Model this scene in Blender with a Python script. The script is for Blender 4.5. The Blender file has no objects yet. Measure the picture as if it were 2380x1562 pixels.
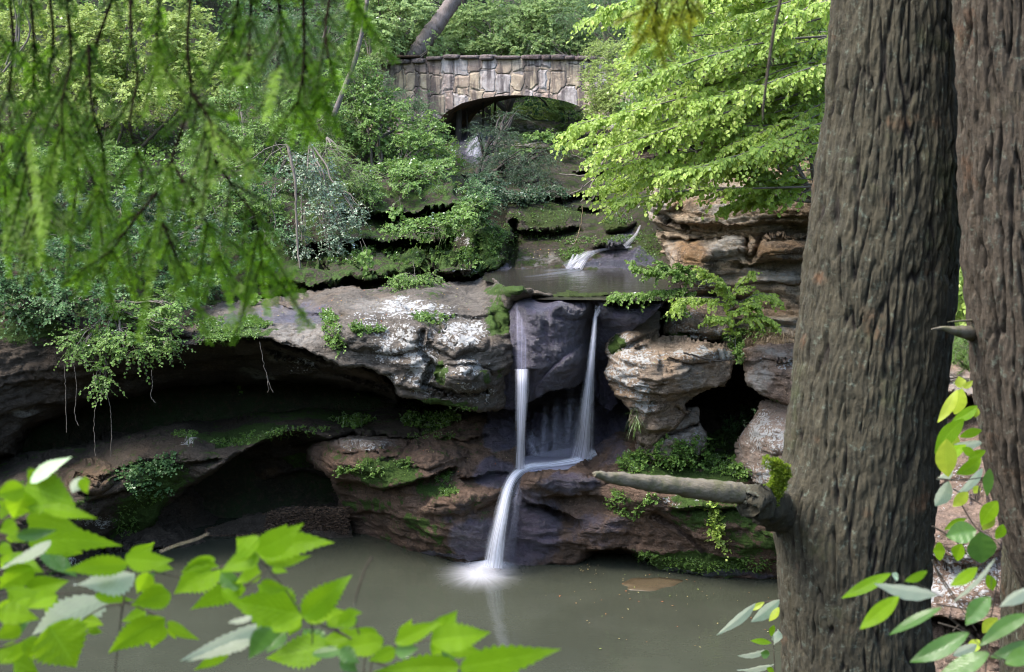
import bpy, math, random
import numpy as np
from mathutils import Vector
scene = bpy.context.scene
RS = np.random.RandomState
R = math.radians
# ------------------------------------------------------------------ camera
CAMZ = 9.0; PITCH = R(9.6); FPX = 3270.0; U0, V0 = 1190.0, 781.0     # picture units: a frame 2380 wide
cd = bpy.data.cameras.new('camera'); cam = bpy.data.objects.new('camera', cd)
scene.collection.objects.link(cam)
cam.location = (0, 0, CAMZ); cam.rotation_euler = (math.pi/2 - PITCH, 0, 0)
cd.sensor_width = 36.0; cd.lens = 36.0*FPX/2380.0
cd.clip_start = 0.05; cd.clip_end = 1000
cd.dof.use_dof = True; cd.dof.focus_distance = 27.0; cd.dof.aperture_fstop = 10.5
scene.camera = cam
# ------------------------------------------------------------------ light
SUN_EL, SUN_AZ = R(57), R(-105)       # azimuth from +y towards +x
w = bpy.data.worlds.new('World'); scene.world = w; w.use_nodes = True
nt = w.node_tree; bg = nt.nodes['Background']
sky = nt.nodes.new('ShaderNodeTexSky'); sky.sky_type = 'NISHITA'; sky.sun_disc = False
sky.sun_elevation = SUN_EL; sky.sun_rotation = SUN_AZ; sky.air_density = 1.6; sky.dust_density = 2.5; sky.ozone_density = 1.0
nt.links.new(sky.outputs[0], bg.inputs[0]); bg.inputs[1].default_value = 0.15
sd = bpy.data.lights.new('sun', 'SUN'); so = bpy.data.objects.new('sun', sd); scene.collection.objects.link(so)
sd.energy = 1.5; sd.angle = R(24); sd.color = (1.0, 0.96, 0.88)
sv = Vector((math.sin(SUN_AZ)*math.cos(SUN_EL), math.cos(SUN_AZ)*math.cos(SUN_EL), math.sin(SUN_EL)))
so.rotation_euler = sv.to_track_quat('Z', 'Y').to_euler()
scene.view_settings.view_transform = 'Standard'; scene.view_settings.look = 'None'
scene.view_settings.exposure = 2.0; scene.view_settings.gamma = 1.0
cy = scene.cycles
cy.max_bounces = 6; cy.diffuse_bounces = 3; cy.glossy_bounces = 3; cy.transmission_bounces = 4; cy.transparent_max_bounces = 24
cy.use_denoising = True; cy.filter_width = 1.0; cy.sample_clamp_indirect = 4.0; cy.caustics_reflective = False; cy.caustics_refractive = False
# ------------------------------------------------------------------ maths
cp, sp = math.cos(PITCH), math.sin(PITCH)
def rays(u, v):
    a = (np.asarray(u, float)-U0)/FPX; b = (V0-np.asarray(v, float))/FPX
    return np.stack([a/(cp+b*sp), np.ones_like(a*b), (-sp+b*cp)/(cp+b*sp)], -1)     # scaled so that y == 1
def P(u, v, y):
    d = rays(u, v); return np.array([0, 0, CAMZ]) + d*np.asarray(y, float)[..., None]
def Yz(u, v, z):
    return (z-CAMZ)/rays(u, v)[..., 2]
def V3(u, v, y): return Vector(P(u, v, y))
def px(y): return y/FPX                      # metres per picture unit at depth y
_rs = RS(7); _perm = _rs.permutation(256); _perm = np.concatenate([_perm]*3)
_gr = _rs.normal(size=(256, 3)); _gr /= np.linalg.norm(_gr, axis=1)[:, None]
def noise(p):
    p = np.asarray(p, float); i = np.floor(p).astype(int); f = p-i; i &= 255
    w_ = f*f*f*(f*(f*6-15)+10); out = 0
    for dx in (0, 1):
        for dy in (0, 1):
            for dz in (0, 1):
                h = _perm[_perm[_perm[(i[..., 0]+dx) & 255]+((i[..., 1]+dy) & 255)]+((i[..., 2]+dz) & 255)]
                g = _gr[h]; d = (g[..., 0]*(f[..., 0]-dx)+g[..., 1]*(f[..., 1]-dy)+g[..., 2]*(f[..., 2]-dz))
                out = out + d*(w_[..., 0] if dx else 1-w_[..., 0])*(w_[..., 1] if dy else 1-w_[..., 1])*(w_[..., 2] if dz else 1-w_[..., 2])
    return out*1.6
def fbm(p, o=4, g=0.5):
    s = 0; a = 1.0; p = np.asarray(p, float)
    for k in range(o): s = s+a*noise(p*(2.03**k)+17.3*k); a *= g
    return s
def sstep(a, b, x):
    t = np.clip((x-a)/(b-a), 0, 1); return t*t*(3-2*t)
# ------------------------------------------------------------------ objects
def link(o, parent=None):
    scene.collection.objects.link(o)
    if parent is not None: o.parent = parent
    return o
def tag(o, label=None, cat=None, group=None, kind=None):
    if label: o['label'] = label
    if cat: o['category'] = cat
    if group: o['group'] = group
    if kind: o['kind'] = kind
    return o
def empty(name, loc, **k):
    o = bpy.data.objects.new(name, None); o.location = loc; o.empty_display_size = .1; link(o); return tag(o, **k)
def mesh(name, verts, faces, mat, parent=None, smooth=True, attrs=None):
    """faces: (n,k) array or a list of arrays; vertices are world coordinates when parent is at the origin"""
    me = bpy.data.meshes.new(name); verts = np.asarray(verts, np.float32)
    if parent is not None: verts = verts-np.array(parent.location, np.float32)
    fl = faces if isinstance(faces, list) else [faces]
    fl = [f for f in fl if len(f)]
    fl = [np.asarray(f, np.int32) for f in fl if len(f)]
    loops = np.concatenate([f.ravel() for f in fl]); tot = np.concatenate([np.full(len(f), f.shape[1], np.int32) for f in fl])
    start = np.concatenate([[0], np.cumsum(tot)[:-1]]).astype(np.int32)
    me.vertices.add(len(verts)); me.vertices.foreach_set('co', verts.ravel())
    me.loops.add(len(loops)); me.loops.foreach_set('vertex_index', loops)
    me.polygons.add(len(tot)); me.polygons.foreach_set('loop_start', start)
    me.polygons.foreach_set('use_smooth', np.full(len(tot), smooth))
    for k, a in (attrs or {}).items():
        at = me.attributes.new(k, 'FLOAT', 'POINT'); at.data.foreach_set('value', np.asarray(a, np.float32))
    me.update(calc_edges=True); me.materials.append(mat)
    return link(bpy.data.objects.new(name, me), parent)
class Geo:
    """collects pieces into one mesh"""
    def __init__(s): s.v = []; s.f = {}; s.n = 0; s.a = []
    def add(s, v, f, a=None):
        v = np.asarray(v, float); f = np.asarray(f, int)
        s.v.append(v); s.f.setdefault(f.shape[1], []).append(f+s.n); s.n += len(v)
        s.a.append(np.full(len(v), .5) if a is None else np.broadcast_to(a, (len(v),)))
    def out(s, name, mat, parent=None, smooth=True, attr='rnd'):
        return mesh(name, np.concatenate(s.v), [np.concatenate(x) for x in s.f.values()], mat, parent, smooth, {attr: np.concatenate(s.a)})
def tube(g, pts, rad, n=6, a=None, closed=True):
    pts = np.asarray(pts, float); m = len(pts); rad = np.broadcast_to(rad, (m,)) if np.ndim(rad) < 2 else rad
    t = np.gradient(pts, axis=0); t /= np.linalg.norm(t, axis=1)[:, None]+1e-9
    ref = np.array([0.3, 0.1, 1.0]) if abs(t[0, 2]) < .8 else np.array([1.0, .2, 0.1])
    s_ = np.cross(t, ref); s_ /= np.linalg.norm(s_, axis=1)[:, None]; r_ = np.cross(s_, t)
    th = np.arange(n)*2*math.pi/n
    v = pts[:, None]+rad[:, None, None]*(np.cos(th)[None, :, None]*s_[:, None]+np.sin(th)[None, :, None]*r_[:, None])
    i = np.arange(m-1)[:, None]*n; j = np.arange(n)[None]; k = (j+1) % n
    f = np.stack([i+j, i+k, i+n+k, i+n+j], -1).reshape(-1, 4)
    g.add(v.reshape(-1, 3), f, a)
    if closed and n > 3:
        c = np.concatenate([v[0], v[-1]]); 
        g.add(np.concatenate([v[0], [pts[0]]]), [[(q+1) % n, q, n] for q in range(n)], a)
        g.add(np.concatenate([v[-1], [pts[-1]]]), [[q, (q+1) % n, n] for q in range(n)], a)
def curve(pts, n=12):
    """Catmull-Rom through points"""
    p = np.asarray(pts, float); p = np.concatenate([[2*p[0]-p[1]], p, [2*p[-1]-p[-2]]]); o = []
    for i in range(1, len(p)-2):
        for t in np.linspace(0, 1, n, endpoint=False):
            a, b, c, d = p[i-1:i+3]; o.append(.5*((2*b)+(c-a)*t+(2*a-5*b+4*c-d)*t*t+(3*b-a-3*c+d)*t**3))
    o.append(p[-2]); return np.array(o)
# ------------------------------------------------------------------ node helper
class NT:
    def __init__(s, name):
        s.m = bpy.data.materials.new(name); s.m.use_nodes = True; s.t = s.m.node_tree; s.t.nodes.clear()
        s.out = s.t.nodes.new('ShaderNodeOutputMaterial')
    def n(s, typ, ins=None, **k):
        x = s.t.nodes.new('ShaderNode'+typ)
        for a, b in k.items(): setattr(x, a, b)
        for a, b in (ins or {}).items(): s.set(x.inputs[a], b)
        return x
    def set(s, sock, b):
        if isinstance(b, bpy.types.NodeSocket): s.t.links.new(b, sock)
        elif isinstance(b, bpy.types.Node): s.t.links.new(b.outputs[0], sock)
        elif isinstance(b, (tuple, list)) and len(b) == 3 and sock.type == 'RGBA': sock.default_value = (*b, 1)
        else: sock.default_value = b
    def math(s, op, a, b=0.0, c=None, clamp=False):
        i = {0: a, 1: b}
        if c is not None: i[2] = c
        return s.n('Math', i, operation=op, use_clamp=clamp).outputs[0]
    def mix(s, f, a, b, bt='MIX'):
        x = s.n('Mix', data_type='RGBA', blend_type=bt); s.set(x.inputs[0], f); s.set(x.inputs[6], a); s.set(x.inputs[7], b); return x.outputs[2]
    def noise(s, vec, scale, detail=4, rough=.55, out='Fac', dist=0.0):
        x = s.n('TexNoise', {'Scale': scale, 'Detail': detail, 'Roughness': rough, 'Distortion': dist}); s.set(x.inputs['Vector'], vec); return x.outputs[out]
    def map(s, vec, sc): return s.n('Mapping', {'Vector': vec, 'Scale': sc}).outputs[0]
    def step(s, x, a, b): return s.n('MapRange', {0: x, 1: a, 2: b}, interpolation_type='SMOOTHSTEP', clamp=True).outputs[0]
    def attr(s, nm): return s.n('Attribute', attribute_name=nm).outputs['Fac']
    def done(s, sh): s.t.links.new(sh if isinstance(sh, bpy.types.NodeSocket) else sh.outputs[0], s.out.inputs[0]); return s.m
def rock_mat(name, c1, c2, c3=(.30, .16, .07), rough=.85, lich=(.52, .52, .50), wet_sheen_c=(.074, .066, .112), strata=1.0, mossc=(.040, .070, .015), dirt=1.0, bright=1.35):
    c1, c2, c3 = [tuple(q*bright for q in c) for c in (c1, c2, c3)]
    N = NT(name); pos = N.n('NewGeometry').outputs['Position']
    big = N.noise(pos, .9, 3); mid = N.noise(pos, 3.2, 9, .70); fin = N.noise(pos, 22, 6, .7)
    st = N.noise(N.map(pos, (.35, .35, 5.0)), 1.9, 9, .72, dist=.8)
    col = N.mix(N.step(st, .32, .68), c1, c2)
    col = N.mix(N.math('MULTIPLY', N.step(big, .5, .72), .55), col, c3)
    col = N.mix(N.attr('tint'), col, N.mix(N.step(mid, .3, .7), (.34, .20, .095), (.21, .125, .07)))
    col = N.mix(N.math('MULTIPLY', N.step(mid, .50, .60), .55*dirt), col, (.045, .035, .028))
    col = N.mix(N.math('MULTIPLY', N.step(fin, .55, .68), .6), col, tuple(min(1, q*1.9) for q in c1))
    col = N.mix(N.math('MULTIPLY', N.step(fin, .44, .34), .7), col, (.03, .025, .02)); grn = N.noise(pos, 60, 3, .7); col = N.mix(N.math('MULTIPLY', N.step(grn, .55, .75), .4), col, tuple(min(1, q*2.2) for q in c1)); col = N.mix(N.math('MULTIPLY', N.step(grn, .45, .28), .4), col, (.03, .025, .022))
    col = N.mix(N.math('MULTIPLY', N.attr('pale'), N.step(N.noise(pos, 7, 5, .7), .3, .6)), col, (.40, .38, .35))
    # crusts of lichen: many small pale discs gathered in patches
    vo = N.n('TexVoronoi', {'Scale': 19.0, 'Randomness': 1.0}, feature='F1'); N.set(vo.inputs['Vector'], N.n('VectorMath', {0: pos, 1: N.n('VectorMath', {0: N.noise(pos, 14, 4, .7, 'Color'), 3: .13}, operation='SCALE').outputs[0]}, operation='ADD').outputs[0])
    lp = N.math('ADD', N.math('MULTIPLY', N.attr('lichen'), .76), N.math('MULTIPLY', N.math('SUBTRACT', N.noise(pos, 3.2, 7, .72), .5), 3.0))
    lm = N.step(N.math('SUBTRACT', N.math('MULTIPLY', lp, .9), N.math('ADD', vo.outputs['Distance'], N.math('MULTIPLY', N.math('SUBTRACT', fin, .5), 1.2))), -.02, .1)
    lm = N.math('MULTIPLY', lm, N.step(N.attr('lichen'), .03, .2))
    col = N.mix(lm, col, N.mix(fin, (.38, .37, .38), lich))
    mn = N.noise(pos, 4.0, 9, .74)
    mm = N.step(N.math('ADD', N.math('MULTIPLY', N.attr('moss'), 1.35), N.math('MULTIPLY', N.math('SUBTRACT', mn, .5), 3.4)), .50, .72)
    mm = N.math('MULTIPLY', mm, N.step(N.attr('moss'), .02, .2))
    col = N.mix(mm, col, N.mix(N.step(N.noise(pos, 30, 4, .7), .3, .7), mossc, tuple(min(1, q*1.9) for q in mossc)))
    wn = N.math('ADD', N.attr('wet'), N.math('MULTIPLY', N.math('SUBTRACT', N.noise(pos, 2.5, 7, .7), .5), 1.5)); wet = N.math('MULTIPLY', N.step(wn, .3, .75), N.step(N.attr('wet'), .02, .3))
    col = N.mix(N.math('MULTIPLY', wet, .72), col, wet_sheen_c)  # wet stone, with a violet sky sheen put into its colour
    # relief
    pk = N.n('TexVoronoi', {'Scale': 3.2, 'Randomness': 1.0}, feature='DISTANCE_TO_EDGE'); N.set(pk.inputs['Vector'], N.n('VectorMath', {0: N.map(pos, (1, 1, 2.2)), 1: N.n('VectorMath', {0: N.noise(pos, 3, 5, .7, 'Color'), 3: .5}, operation='SCALE').outputs[0]}, operation='ADD').outputs[0]); crk = N.step(pk.outputs['Distance'], .0, .035)
    h = N.math('ADD', N.math('MULTIPLY', st, .50*strata), N.math('ADD', N.math('MULTIPLY', mid, 1.0), N.math('MULTIPLY', fin, .13))); h = N.math('ADD', h, N.math('MULTIPLY', crk, .10))
    h = N.math('ADD', h, N.math('MULTIPLY', grn, .05)); h = N.math('ADD', h, N.math('MULTIPLY', mm, N.math('MULTIPLY', N.noise(pos, 30, 4, .8), .22)))
    h = N.math('ADD', h, N.math('MULTIPLY', wet, N.math('MULTIPLY', N.noise(N.map(pos, (1, 1, .8)), 14, 6, .75), .40)))
    bp = N.n('Bump', {'Strength': .9, 'Distance': .22, 'Height': h})
    ro = N.n('Mix', {0: wet, 2: rough, 3: .30}, data_type='FLOAT').outputs[0]
    b = N.n('BsdfPrincipled', {'Base Color': col, 'Roughness': ro, 'Normal': bp.outputs[0], 'Specular IOR Level': N.n('Mix', {0: wet, 2: .2, 3: 1.0}, data_type='FLOAT').outputs[0]})
    return N.done(b)
# ================================================================== ROCK BODIES
def tps(cu, cv, cy_, u, v, reg=1e-3):
    c = np.stack([cu, cv], 1)/100.0; n = len(c)
    d = np.linalg.norm(c[:, None]-c[None], axis=2); K = d*d*np.log(d+1e-9)+reg*np.eye(n)
    Q = np.concatenate([np.ones((n, 1)), c], 1); A = np.block([[K, Q], [Q.T, np.zeros((3, 3))]])
    s = np.linalg.solve(A, np.concatenate([cy_, np.zeros(3)])); q = np.stack([u, v], -1)/100.0
    out = s[n]+q[..., 0]*s[n+1]+q[..., 1]*s[n+2]
    for k in range(n):
        r2 = (q[..., 0]-c[k, 0])**2+(q[..., 1]-c[k, 1])**2; out = out+s[k]*.5*r2*np.log(r2+1e-12)
    return out
def polydist(poly, u, v):
    """signed distance, positive inside"""
    p = np.asarray(poly, float); q = np.roll(p, -1, 0); d = np.full(u.shape, 1e9); ins = np.zeros(u.shape, bool)
    for (ax, ay), (bx, by) in zip(p, q):
        ex, ey = bx-ax, by-ay; t = np.clip(((u-ax)*ex+(v-ay)*ey)/(ex*ex+ey*ey+1e-9), 0, 1)
        d = np.minimum(d, np.hypot(u-ax-t*ex, v-ay-t*ey))
        if by != ay: ins ^= ((ay > v) != (by > v)) & (u < (bx-ax)*(v-ay)/(by-ay)+ax)
    return np.where(ins, d, -d)
def linedist(pts, u, v):
    p = np.asarray(pts, float); d = np.full(u.shape, 1e9)
    for (ax, ay), (bx, by) in zip(p[:-1], p[1:]):
        ex, ey = bx-ax, by-ay; t = np.clip(((u-ax)*ex+(v-ay)*ey)/(ex*ex+ey*ey+1e-9), 0, 1)
        d = np.minimum(d, np.hypot(u-ax-t*ex, v-ay-t*ey))
    return d
SURF = {}
def rock(name, mat, poly, ctrl, roll=(40, .8), T=2.0, feats=(), masks=(), amp=.1, strata=.06, step=2.6, warp=7, seed=0, base=None, parent=None, **tg):
    poly = np.asarray(poly, float); lo = poly.min(0)-12; hi = poly.max(0)+12
    us = np.arange(lo[0], hi[0], step); vs = np.arange(lo[1], hi[1], step); V, U = np.meshgrid(vs, us, indexing='ij')
    q = np.stack([U/70, V/70, np.full(U.shape, seed*3.7)], -1)
    wu, wv = fbm(q, 4, .6)*warp, fbm(q+9.1, 4, .6)*warp
    d = polydist(poly, U+wu, V+wv)
    cu, cv = np.array([c[0] for c in ctrl], float), np.array([c[1] for c in ctrl], float)
    cyv = np.array([c[2] if c[2] != 'z' else float(Yz(c[0], c[1], c[3])) for c in ctrl], float)
    Y = tps(cu, cv, cyv, U, V)
    Rp, Rm = roll; t = np.clip(d/Rp, 0, 1); Y = Y+Rm*(1-np.sqrt(np.clip(1-(1-t)**2, 0, 1)))
    for f in feats:
        k = f[0]
        if k == 'bump':
            _, bu, bv, ru, rv, h = f[:6]; an = R(f[6]) if len(f) > 6 else 0
            du, dv = U+wu-bu, V+wv-bv; a_, b_ = (du*math.cos(an)+dv*math.sin(an))/ru, (-du*math.sin(an)+dv*math.cos(an))/rv
            Y = Y-h*np.sqrt(np.clip(1-a_*a_-b_*b_, 0, 1))
        elif k == 'crack':
            _, pts, wd, dep = f; Y = Y+dep*np.exp(-(linedist(pts, U+wu*.8, V+wv*.8)/wd)**2)
        elif k == 'under':
            _, pts, dep, dec = f; pts = np.array(pts, float); lv = np.interp(U, pts[:, 0], pts[:, 1]); s = V+wv-lv
            e = sstep(pts[0, 0]-12, pts[0, 0]+25, U)*(1-sstep(pts[-1, 0]-25, pts[-1, 0]+12, U))
            Y = Y+dep*e*sstep(-1, 4, s)*np.exp(-np.clip(s, 0, None)/dec)
            Y = Y-dep*.18*e*np.exp(-(np.clip(-s, 0, None)/14)**2)*(s < 0)
    X = P(U, V, Y)
    gu, gv = np.gradient(X, axis=1), np.gradient(X, axis=0); nr = np.cross(gu, gv); nr /= np.linalg.norm(nr, axis=2)[..., None]+1e-9
    so_ = np.array([seed*11.3, seed*5.1, seed*2.2])
    st = fbm(X*np.array([.25, .25, 2.6])+so_+.35*fbm(X*.5, 2)[..., None], 4, .6)
    bl = fbm(X*.9+so_, 5, .5); fi = fbm(X*5.5+so_, 4, .6)
    cr = .45-np.abs(noise(X*np.array([1.1, 1.1, 1.9])+so_+.3*bl[..., None])); cr2 = .45-np.abs(noise(X*np.array([2.6, 2.6, 5.5])+so_+4)); h = (amp*bl*1.0-1.1*amp*np.clip(cr, 0, 1)**2*2-.45*amp*np.clip(cr2, 0, 1)**2*2+strata*np.clip(st, -.8, .8)*1.15+.035*fi)*np.clip(.25+.95*np.abs((nr*rays(U, V)/np.linalg.norm(rays(U, V), axis=-1, keepdims=True)).sum(-1)), 0, 1)
    if base is not None: h = h*sstep(base, base+.25, X[..., 2])
    X = X+nr*(h*-1)[..., None]*np.where(nr[..., 1:2] > 0, 1, -1)
    ok = d > -step*.4; idx = -np.ones(U.shape, int); idx[ok] = np.arange(ok.sum())
    f = np.stack([idx[:-1, :-1], idx[1:, :-1], idx[1:, 1:], idx[:-1, 1:]], -1).reshape(-1, 4); f = f[(f >= 0).all(1)]
    vt = X[ok]; att = {}
    for nm in ('moss', 'lichen', 'wet', 'tint', 'pale'):
        a = np.zeros(U.shape)
        for m in masks:
            if m[0] != nm: continue
            if len(m) == 2: a = np.maximum(a, m[1]); continue
            _, mu, mv, ru, rv, sgt = m[:6]; an = R(m[6]) if len(m) > 6 else 0
            du, dv = U+wu-mu, V+wv-mv; a_, b_ = (du*math.cos(an)+dv*math.sin(an))/ru, (-du*math.sin(an)+dv*math.cos(an))/rv
            a = np.maximum(a, sgt*(1-sstep(.45, 1.15, np.hypot(a_, b_))))
        att[nm] = a[ok]
    e = np.concatenate([f[:, [0, 1]], f[:, [1, 2]], f[:, [2, 3]], f[:, [3, 0]]]); key = np.sort(e, 1); key = key[:, 0]*len(vt)+key[:, 1]
    _, inv, cnt = np.unique(key, return_inverse=True, return_counts=True); be = e[cnt[inv] == 1]
    ring = np.unique(be); mp = -np.ones(len(vt), int); mp[ring] = np.arange(len(ring)); n = len(vt)
    ray = vt[ring]-np.array([0, 0, CAMZ]); ray /= ray[:, 1:2]; cen = vt.mean(0)
    lay = []; faces = [f]; prev = be.copy(); cur = None
    for k, s in enumerate((.12, .5, 1.0)):
        ql = vt[ring]+ray*(T*s); ql += (cen+ray.mean(0)*T*s-ql)*(.03, .12, .3)[k]; lay.append(ql)
        nb = mp[be]+n+k*len(ring); faces.append(np.stack([prev[:, 1], prev[:, 0], nb[:, 0], nb[:, 1]], -1)); prev = nb
    bc = n+3*len(ring); allv = np.concatenate([vt]+lay+[[cen+ray.mean(0)*T*1.15]])
    faces.append(np.stack([prev[:, 1], prev[:, 0], np.full(len(prev), bc)], -1))
    for k_ in att: att[k_] = np.concatenate([att[k_]]+[att[k_][ring]]*3+[[0]])
    used = np.zeros(len(allv), bool)
    for x in faces: used[x.ravel()] = True
    o = mesh(name, allv, faces, mat, parent, True, att)
    SURF[name+str(seed)] = o; return tag(o, **tg)

M_left = rock_mat('sandstone_grey_brown', (.150, .130, .112), (.09, .078, .067), c3=(.16, .115, .08), bright=1.08)
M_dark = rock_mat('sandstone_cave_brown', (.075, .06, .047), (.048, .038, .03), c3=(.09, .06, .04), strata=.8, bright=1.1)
M_low = rock_mat('sandstone_red_brown', (.115, .076, .055), (.08, .052, .038), c3=(.135, .08, .052), strata=.8)
M_pale = rock_mat('sandstone_pale', (.25, .195, .15), (.16, .12, .09), c3=(.23, .15, .09), strata=1.6)
M_oran = rock_mat('sandstone_orange', (.27, .21, .15), (.18, .14, .10), c3=(.28, .18, .095), strata=1.3)
M_wet = rock_mat('sandstone_wet', (.075, .058, .062), (.045, .036, .042), c3=(.06, .045, .05), strata=.6, lich=(.3, .3, .3))
M_bed = rock_mat('sandstone_creek', (.066, .054, .039), (.04, .033, .025), c3=(.06, .048, .033), mossc=(.030, .043, .010), bright=1.0)
M_pink = rock_mat('sandstone_pink', (.20, .142, .11), (.135, .095, .072), c3=(.23, .15, .10), strata=1.2)
ST = dict(kind='structure')

# --- creek bed behind the upper pool
rock('creek_bed', M_bed, [(1010, 275), (1500, 275), (1560, 420), (1570, 650), (1480, 660), (1130, 655), (1150, 600), (1170, 520), (1150, 420), (1000, 400)],
     [(1140, 650, 'z', 5.2), (1300, 625, 'z', 5.3), (1480, 640, 'z', 5.2), (1200, 585, 31.6), (1300, 580, 31.6), (1520, 600, 30.6), (1200, 535, 32.3), (1350, 535, 32.6), (1530, 540, 31.8),
      (1200, 475, 33.2), (1350, 475, 34.6), (1530, 470, 34), (1150, 420, 36), (1350, 420, 37), (1540, 420, 36), (1100, 340, 42), (1300, 345, 42), (1450, 340, 42), (1010, 280, 47), (1490, 280, 47)],
     roll=(10, .2), T=2, amp=.13, strata=.12, seed=1, warp=12,
     feats=[('under', [(1190, 534), (1280, 536), (1350, 534)], .55, 26), ('under', [(1340, 488), (1405, 488)], .7, 24), ('under', [(1330, 398), (1480, 392), (1560, 400)], .9, 22),
            ('under', [(1120, 455), (1300, 462), (1420, 458)], .8, 14), ('under', [(1380, 568), (1470, 566)], .4, 16), ('crack', [(1190, 520), (1196, 560), (1190, 610)], 8, .7), ('under', [(1340, 365), (1560, 372)], .3, 10)],
     masks=[('moss', .42), ('moss', 1280, 500, 110, 34, .8), ('moss', 1170, 560, 40, 60, .7), ('moss', 1290, 575, 60, 14, .3), ('moss', 1330, 590, 40, 30, .75, -30), ('moss', 1510, 570, 40, 60, .6), ('moss', 1440, 555, 60, 14, .7), ('moss', 1450, 400, 120, 40, .5),
            ('wet', 1440, 605, 100, 38, 1.0), ('wet', 1440, 560, 60, 26, .8, -50), ('wet', 1100, 330, 70, 60, .9), ('pale', 1250, 320, 140, 30, .6), ('pale', 1260, 595, 60, 12, .35), ('wet', 1200, 622, 80, 10, .8)], **ST)
rock('mossy_boulder', M_bed, [(1402, 500), (1420, 492), (1470, 500), (1486, 515), (1478, 528), (1450, 541), (1406, 541), (1400, 520)], [(1400, 500, 33), (1480, 505, 33), (1440, 494, 33.4), (1440, 520, 32.3), (1440, 540, 32.3)],
     roll=(12, .35), T=1.2, seed=2, amp=.05, strata=.03, warp=3, masks=[('moss', 1425, 520, 50, 20, .8)], label='mossy flat topped boulder at the head of the little stream above the pool', cat='boulder')
# --- left bank terraces behind the shrubs
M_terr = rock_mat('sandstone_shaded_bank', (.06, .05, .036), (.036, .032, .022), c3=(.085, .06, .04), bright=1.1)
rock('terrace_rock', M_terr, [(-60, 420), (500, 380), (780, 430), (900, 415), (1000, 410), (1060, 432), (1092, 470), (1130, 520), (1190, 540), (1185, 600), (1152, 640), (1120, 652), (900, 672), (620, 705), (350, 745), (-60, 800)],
     [(0, 430, 33), (500, 400, 34), (800, 440, 33.6), (1000, 415, 34.3), (1080, 450, 33.3), (0, 780, 29), (350, 735, 29.2), (620, 695, 29.3), (900, 660, 29.4), (1130, 642, 29.8), (1180, 590, 31), (700, 600, 30.6), (950, 590, 30.8), (1000, 500, 32.3), (700, 500, 32.2), (300, 600, 31), (1150, 540, 31.6)],
     roll=(18, .4), T=3, amp=.22, strata=.14, seed=3, warp=15,
     feats=[('under', [(780, 500), (860, 488), (940, 496), (1010, 480), (1090, 478)], 2.0, 26), ('under', [(700, 572), (840, 560), (960, 560), (1060, 548)], 1.3, 22), ('bump', 960, 610, 160, 26, .7), ('bump', 760, 640, 160, 24, .6),
            ('under', [(640, 680), (760, 652), (850, 655), (900, 636), (1000, 648), (1120, 640)], .9, 16), ('bump', 1060, 625, 90, 16, .5), ('crack', [(1112, 530), (1105, 600), (1130, 640)], 8, .4)],
     masks=[('moss', .5), ('moss', 980, 600, 130, 34, .7), ('moss', 1130, 590, 60, 70, .75), ('moss', 780, 600, 130, 50, .45), ('moss', 1020, 440, 60, 20, .4), ('lichen', 1090, 626, 50, 9, 1.0), ('lichen', 1070, 560, 20, 8, .7)], **ST)
# --- roof band under the big left ledge, and the cave behind it
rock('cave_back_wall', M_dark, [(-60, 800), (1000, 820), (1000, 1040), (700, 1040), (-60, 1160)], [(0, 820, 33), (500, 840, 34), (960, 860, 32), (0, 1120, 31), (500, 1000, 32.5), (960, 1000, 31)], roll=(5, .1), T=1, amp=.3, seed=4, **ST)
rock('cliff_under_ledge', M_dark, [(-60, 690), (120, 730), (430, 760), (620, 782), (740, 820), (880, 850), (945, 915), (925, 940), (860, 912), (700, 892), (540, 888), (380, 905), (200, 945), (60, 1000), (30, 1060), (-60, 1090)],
     [(0, 720, 27.6), (200, 800, 27.0), (430, 770, 26.8), (620, 795, 26.9), (740, 830, 26.9), (900, 880, 27.0), (930, 930, 28), (700, 888, 28.6), (500, 880, 28.8), (300, 915, 28.3), (60, 990, 27.4), (0, 900, 26.6), (-50, 1080, 26.6)],
     roll=(26, 1.1), T=7, amp=.14, strata=.10, seed=5, feats=[('under', [(250, 872), (420, 842), (620, 822), (800, 872)], .45, 22), ('crack', [(620, 812), (760, 858), (900, 905)], 5, .3)],
     masks=[('pale', 640, 830, 30, 14, .6), ('pale', 610, 870, 60, 10, .5), ('moss', 40, 760, 160, 60, .6), ('pale', 60, 960, 40, 14, .5), ('lichen', 700, 850, 50, 16, .5)], **ST)
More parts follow.
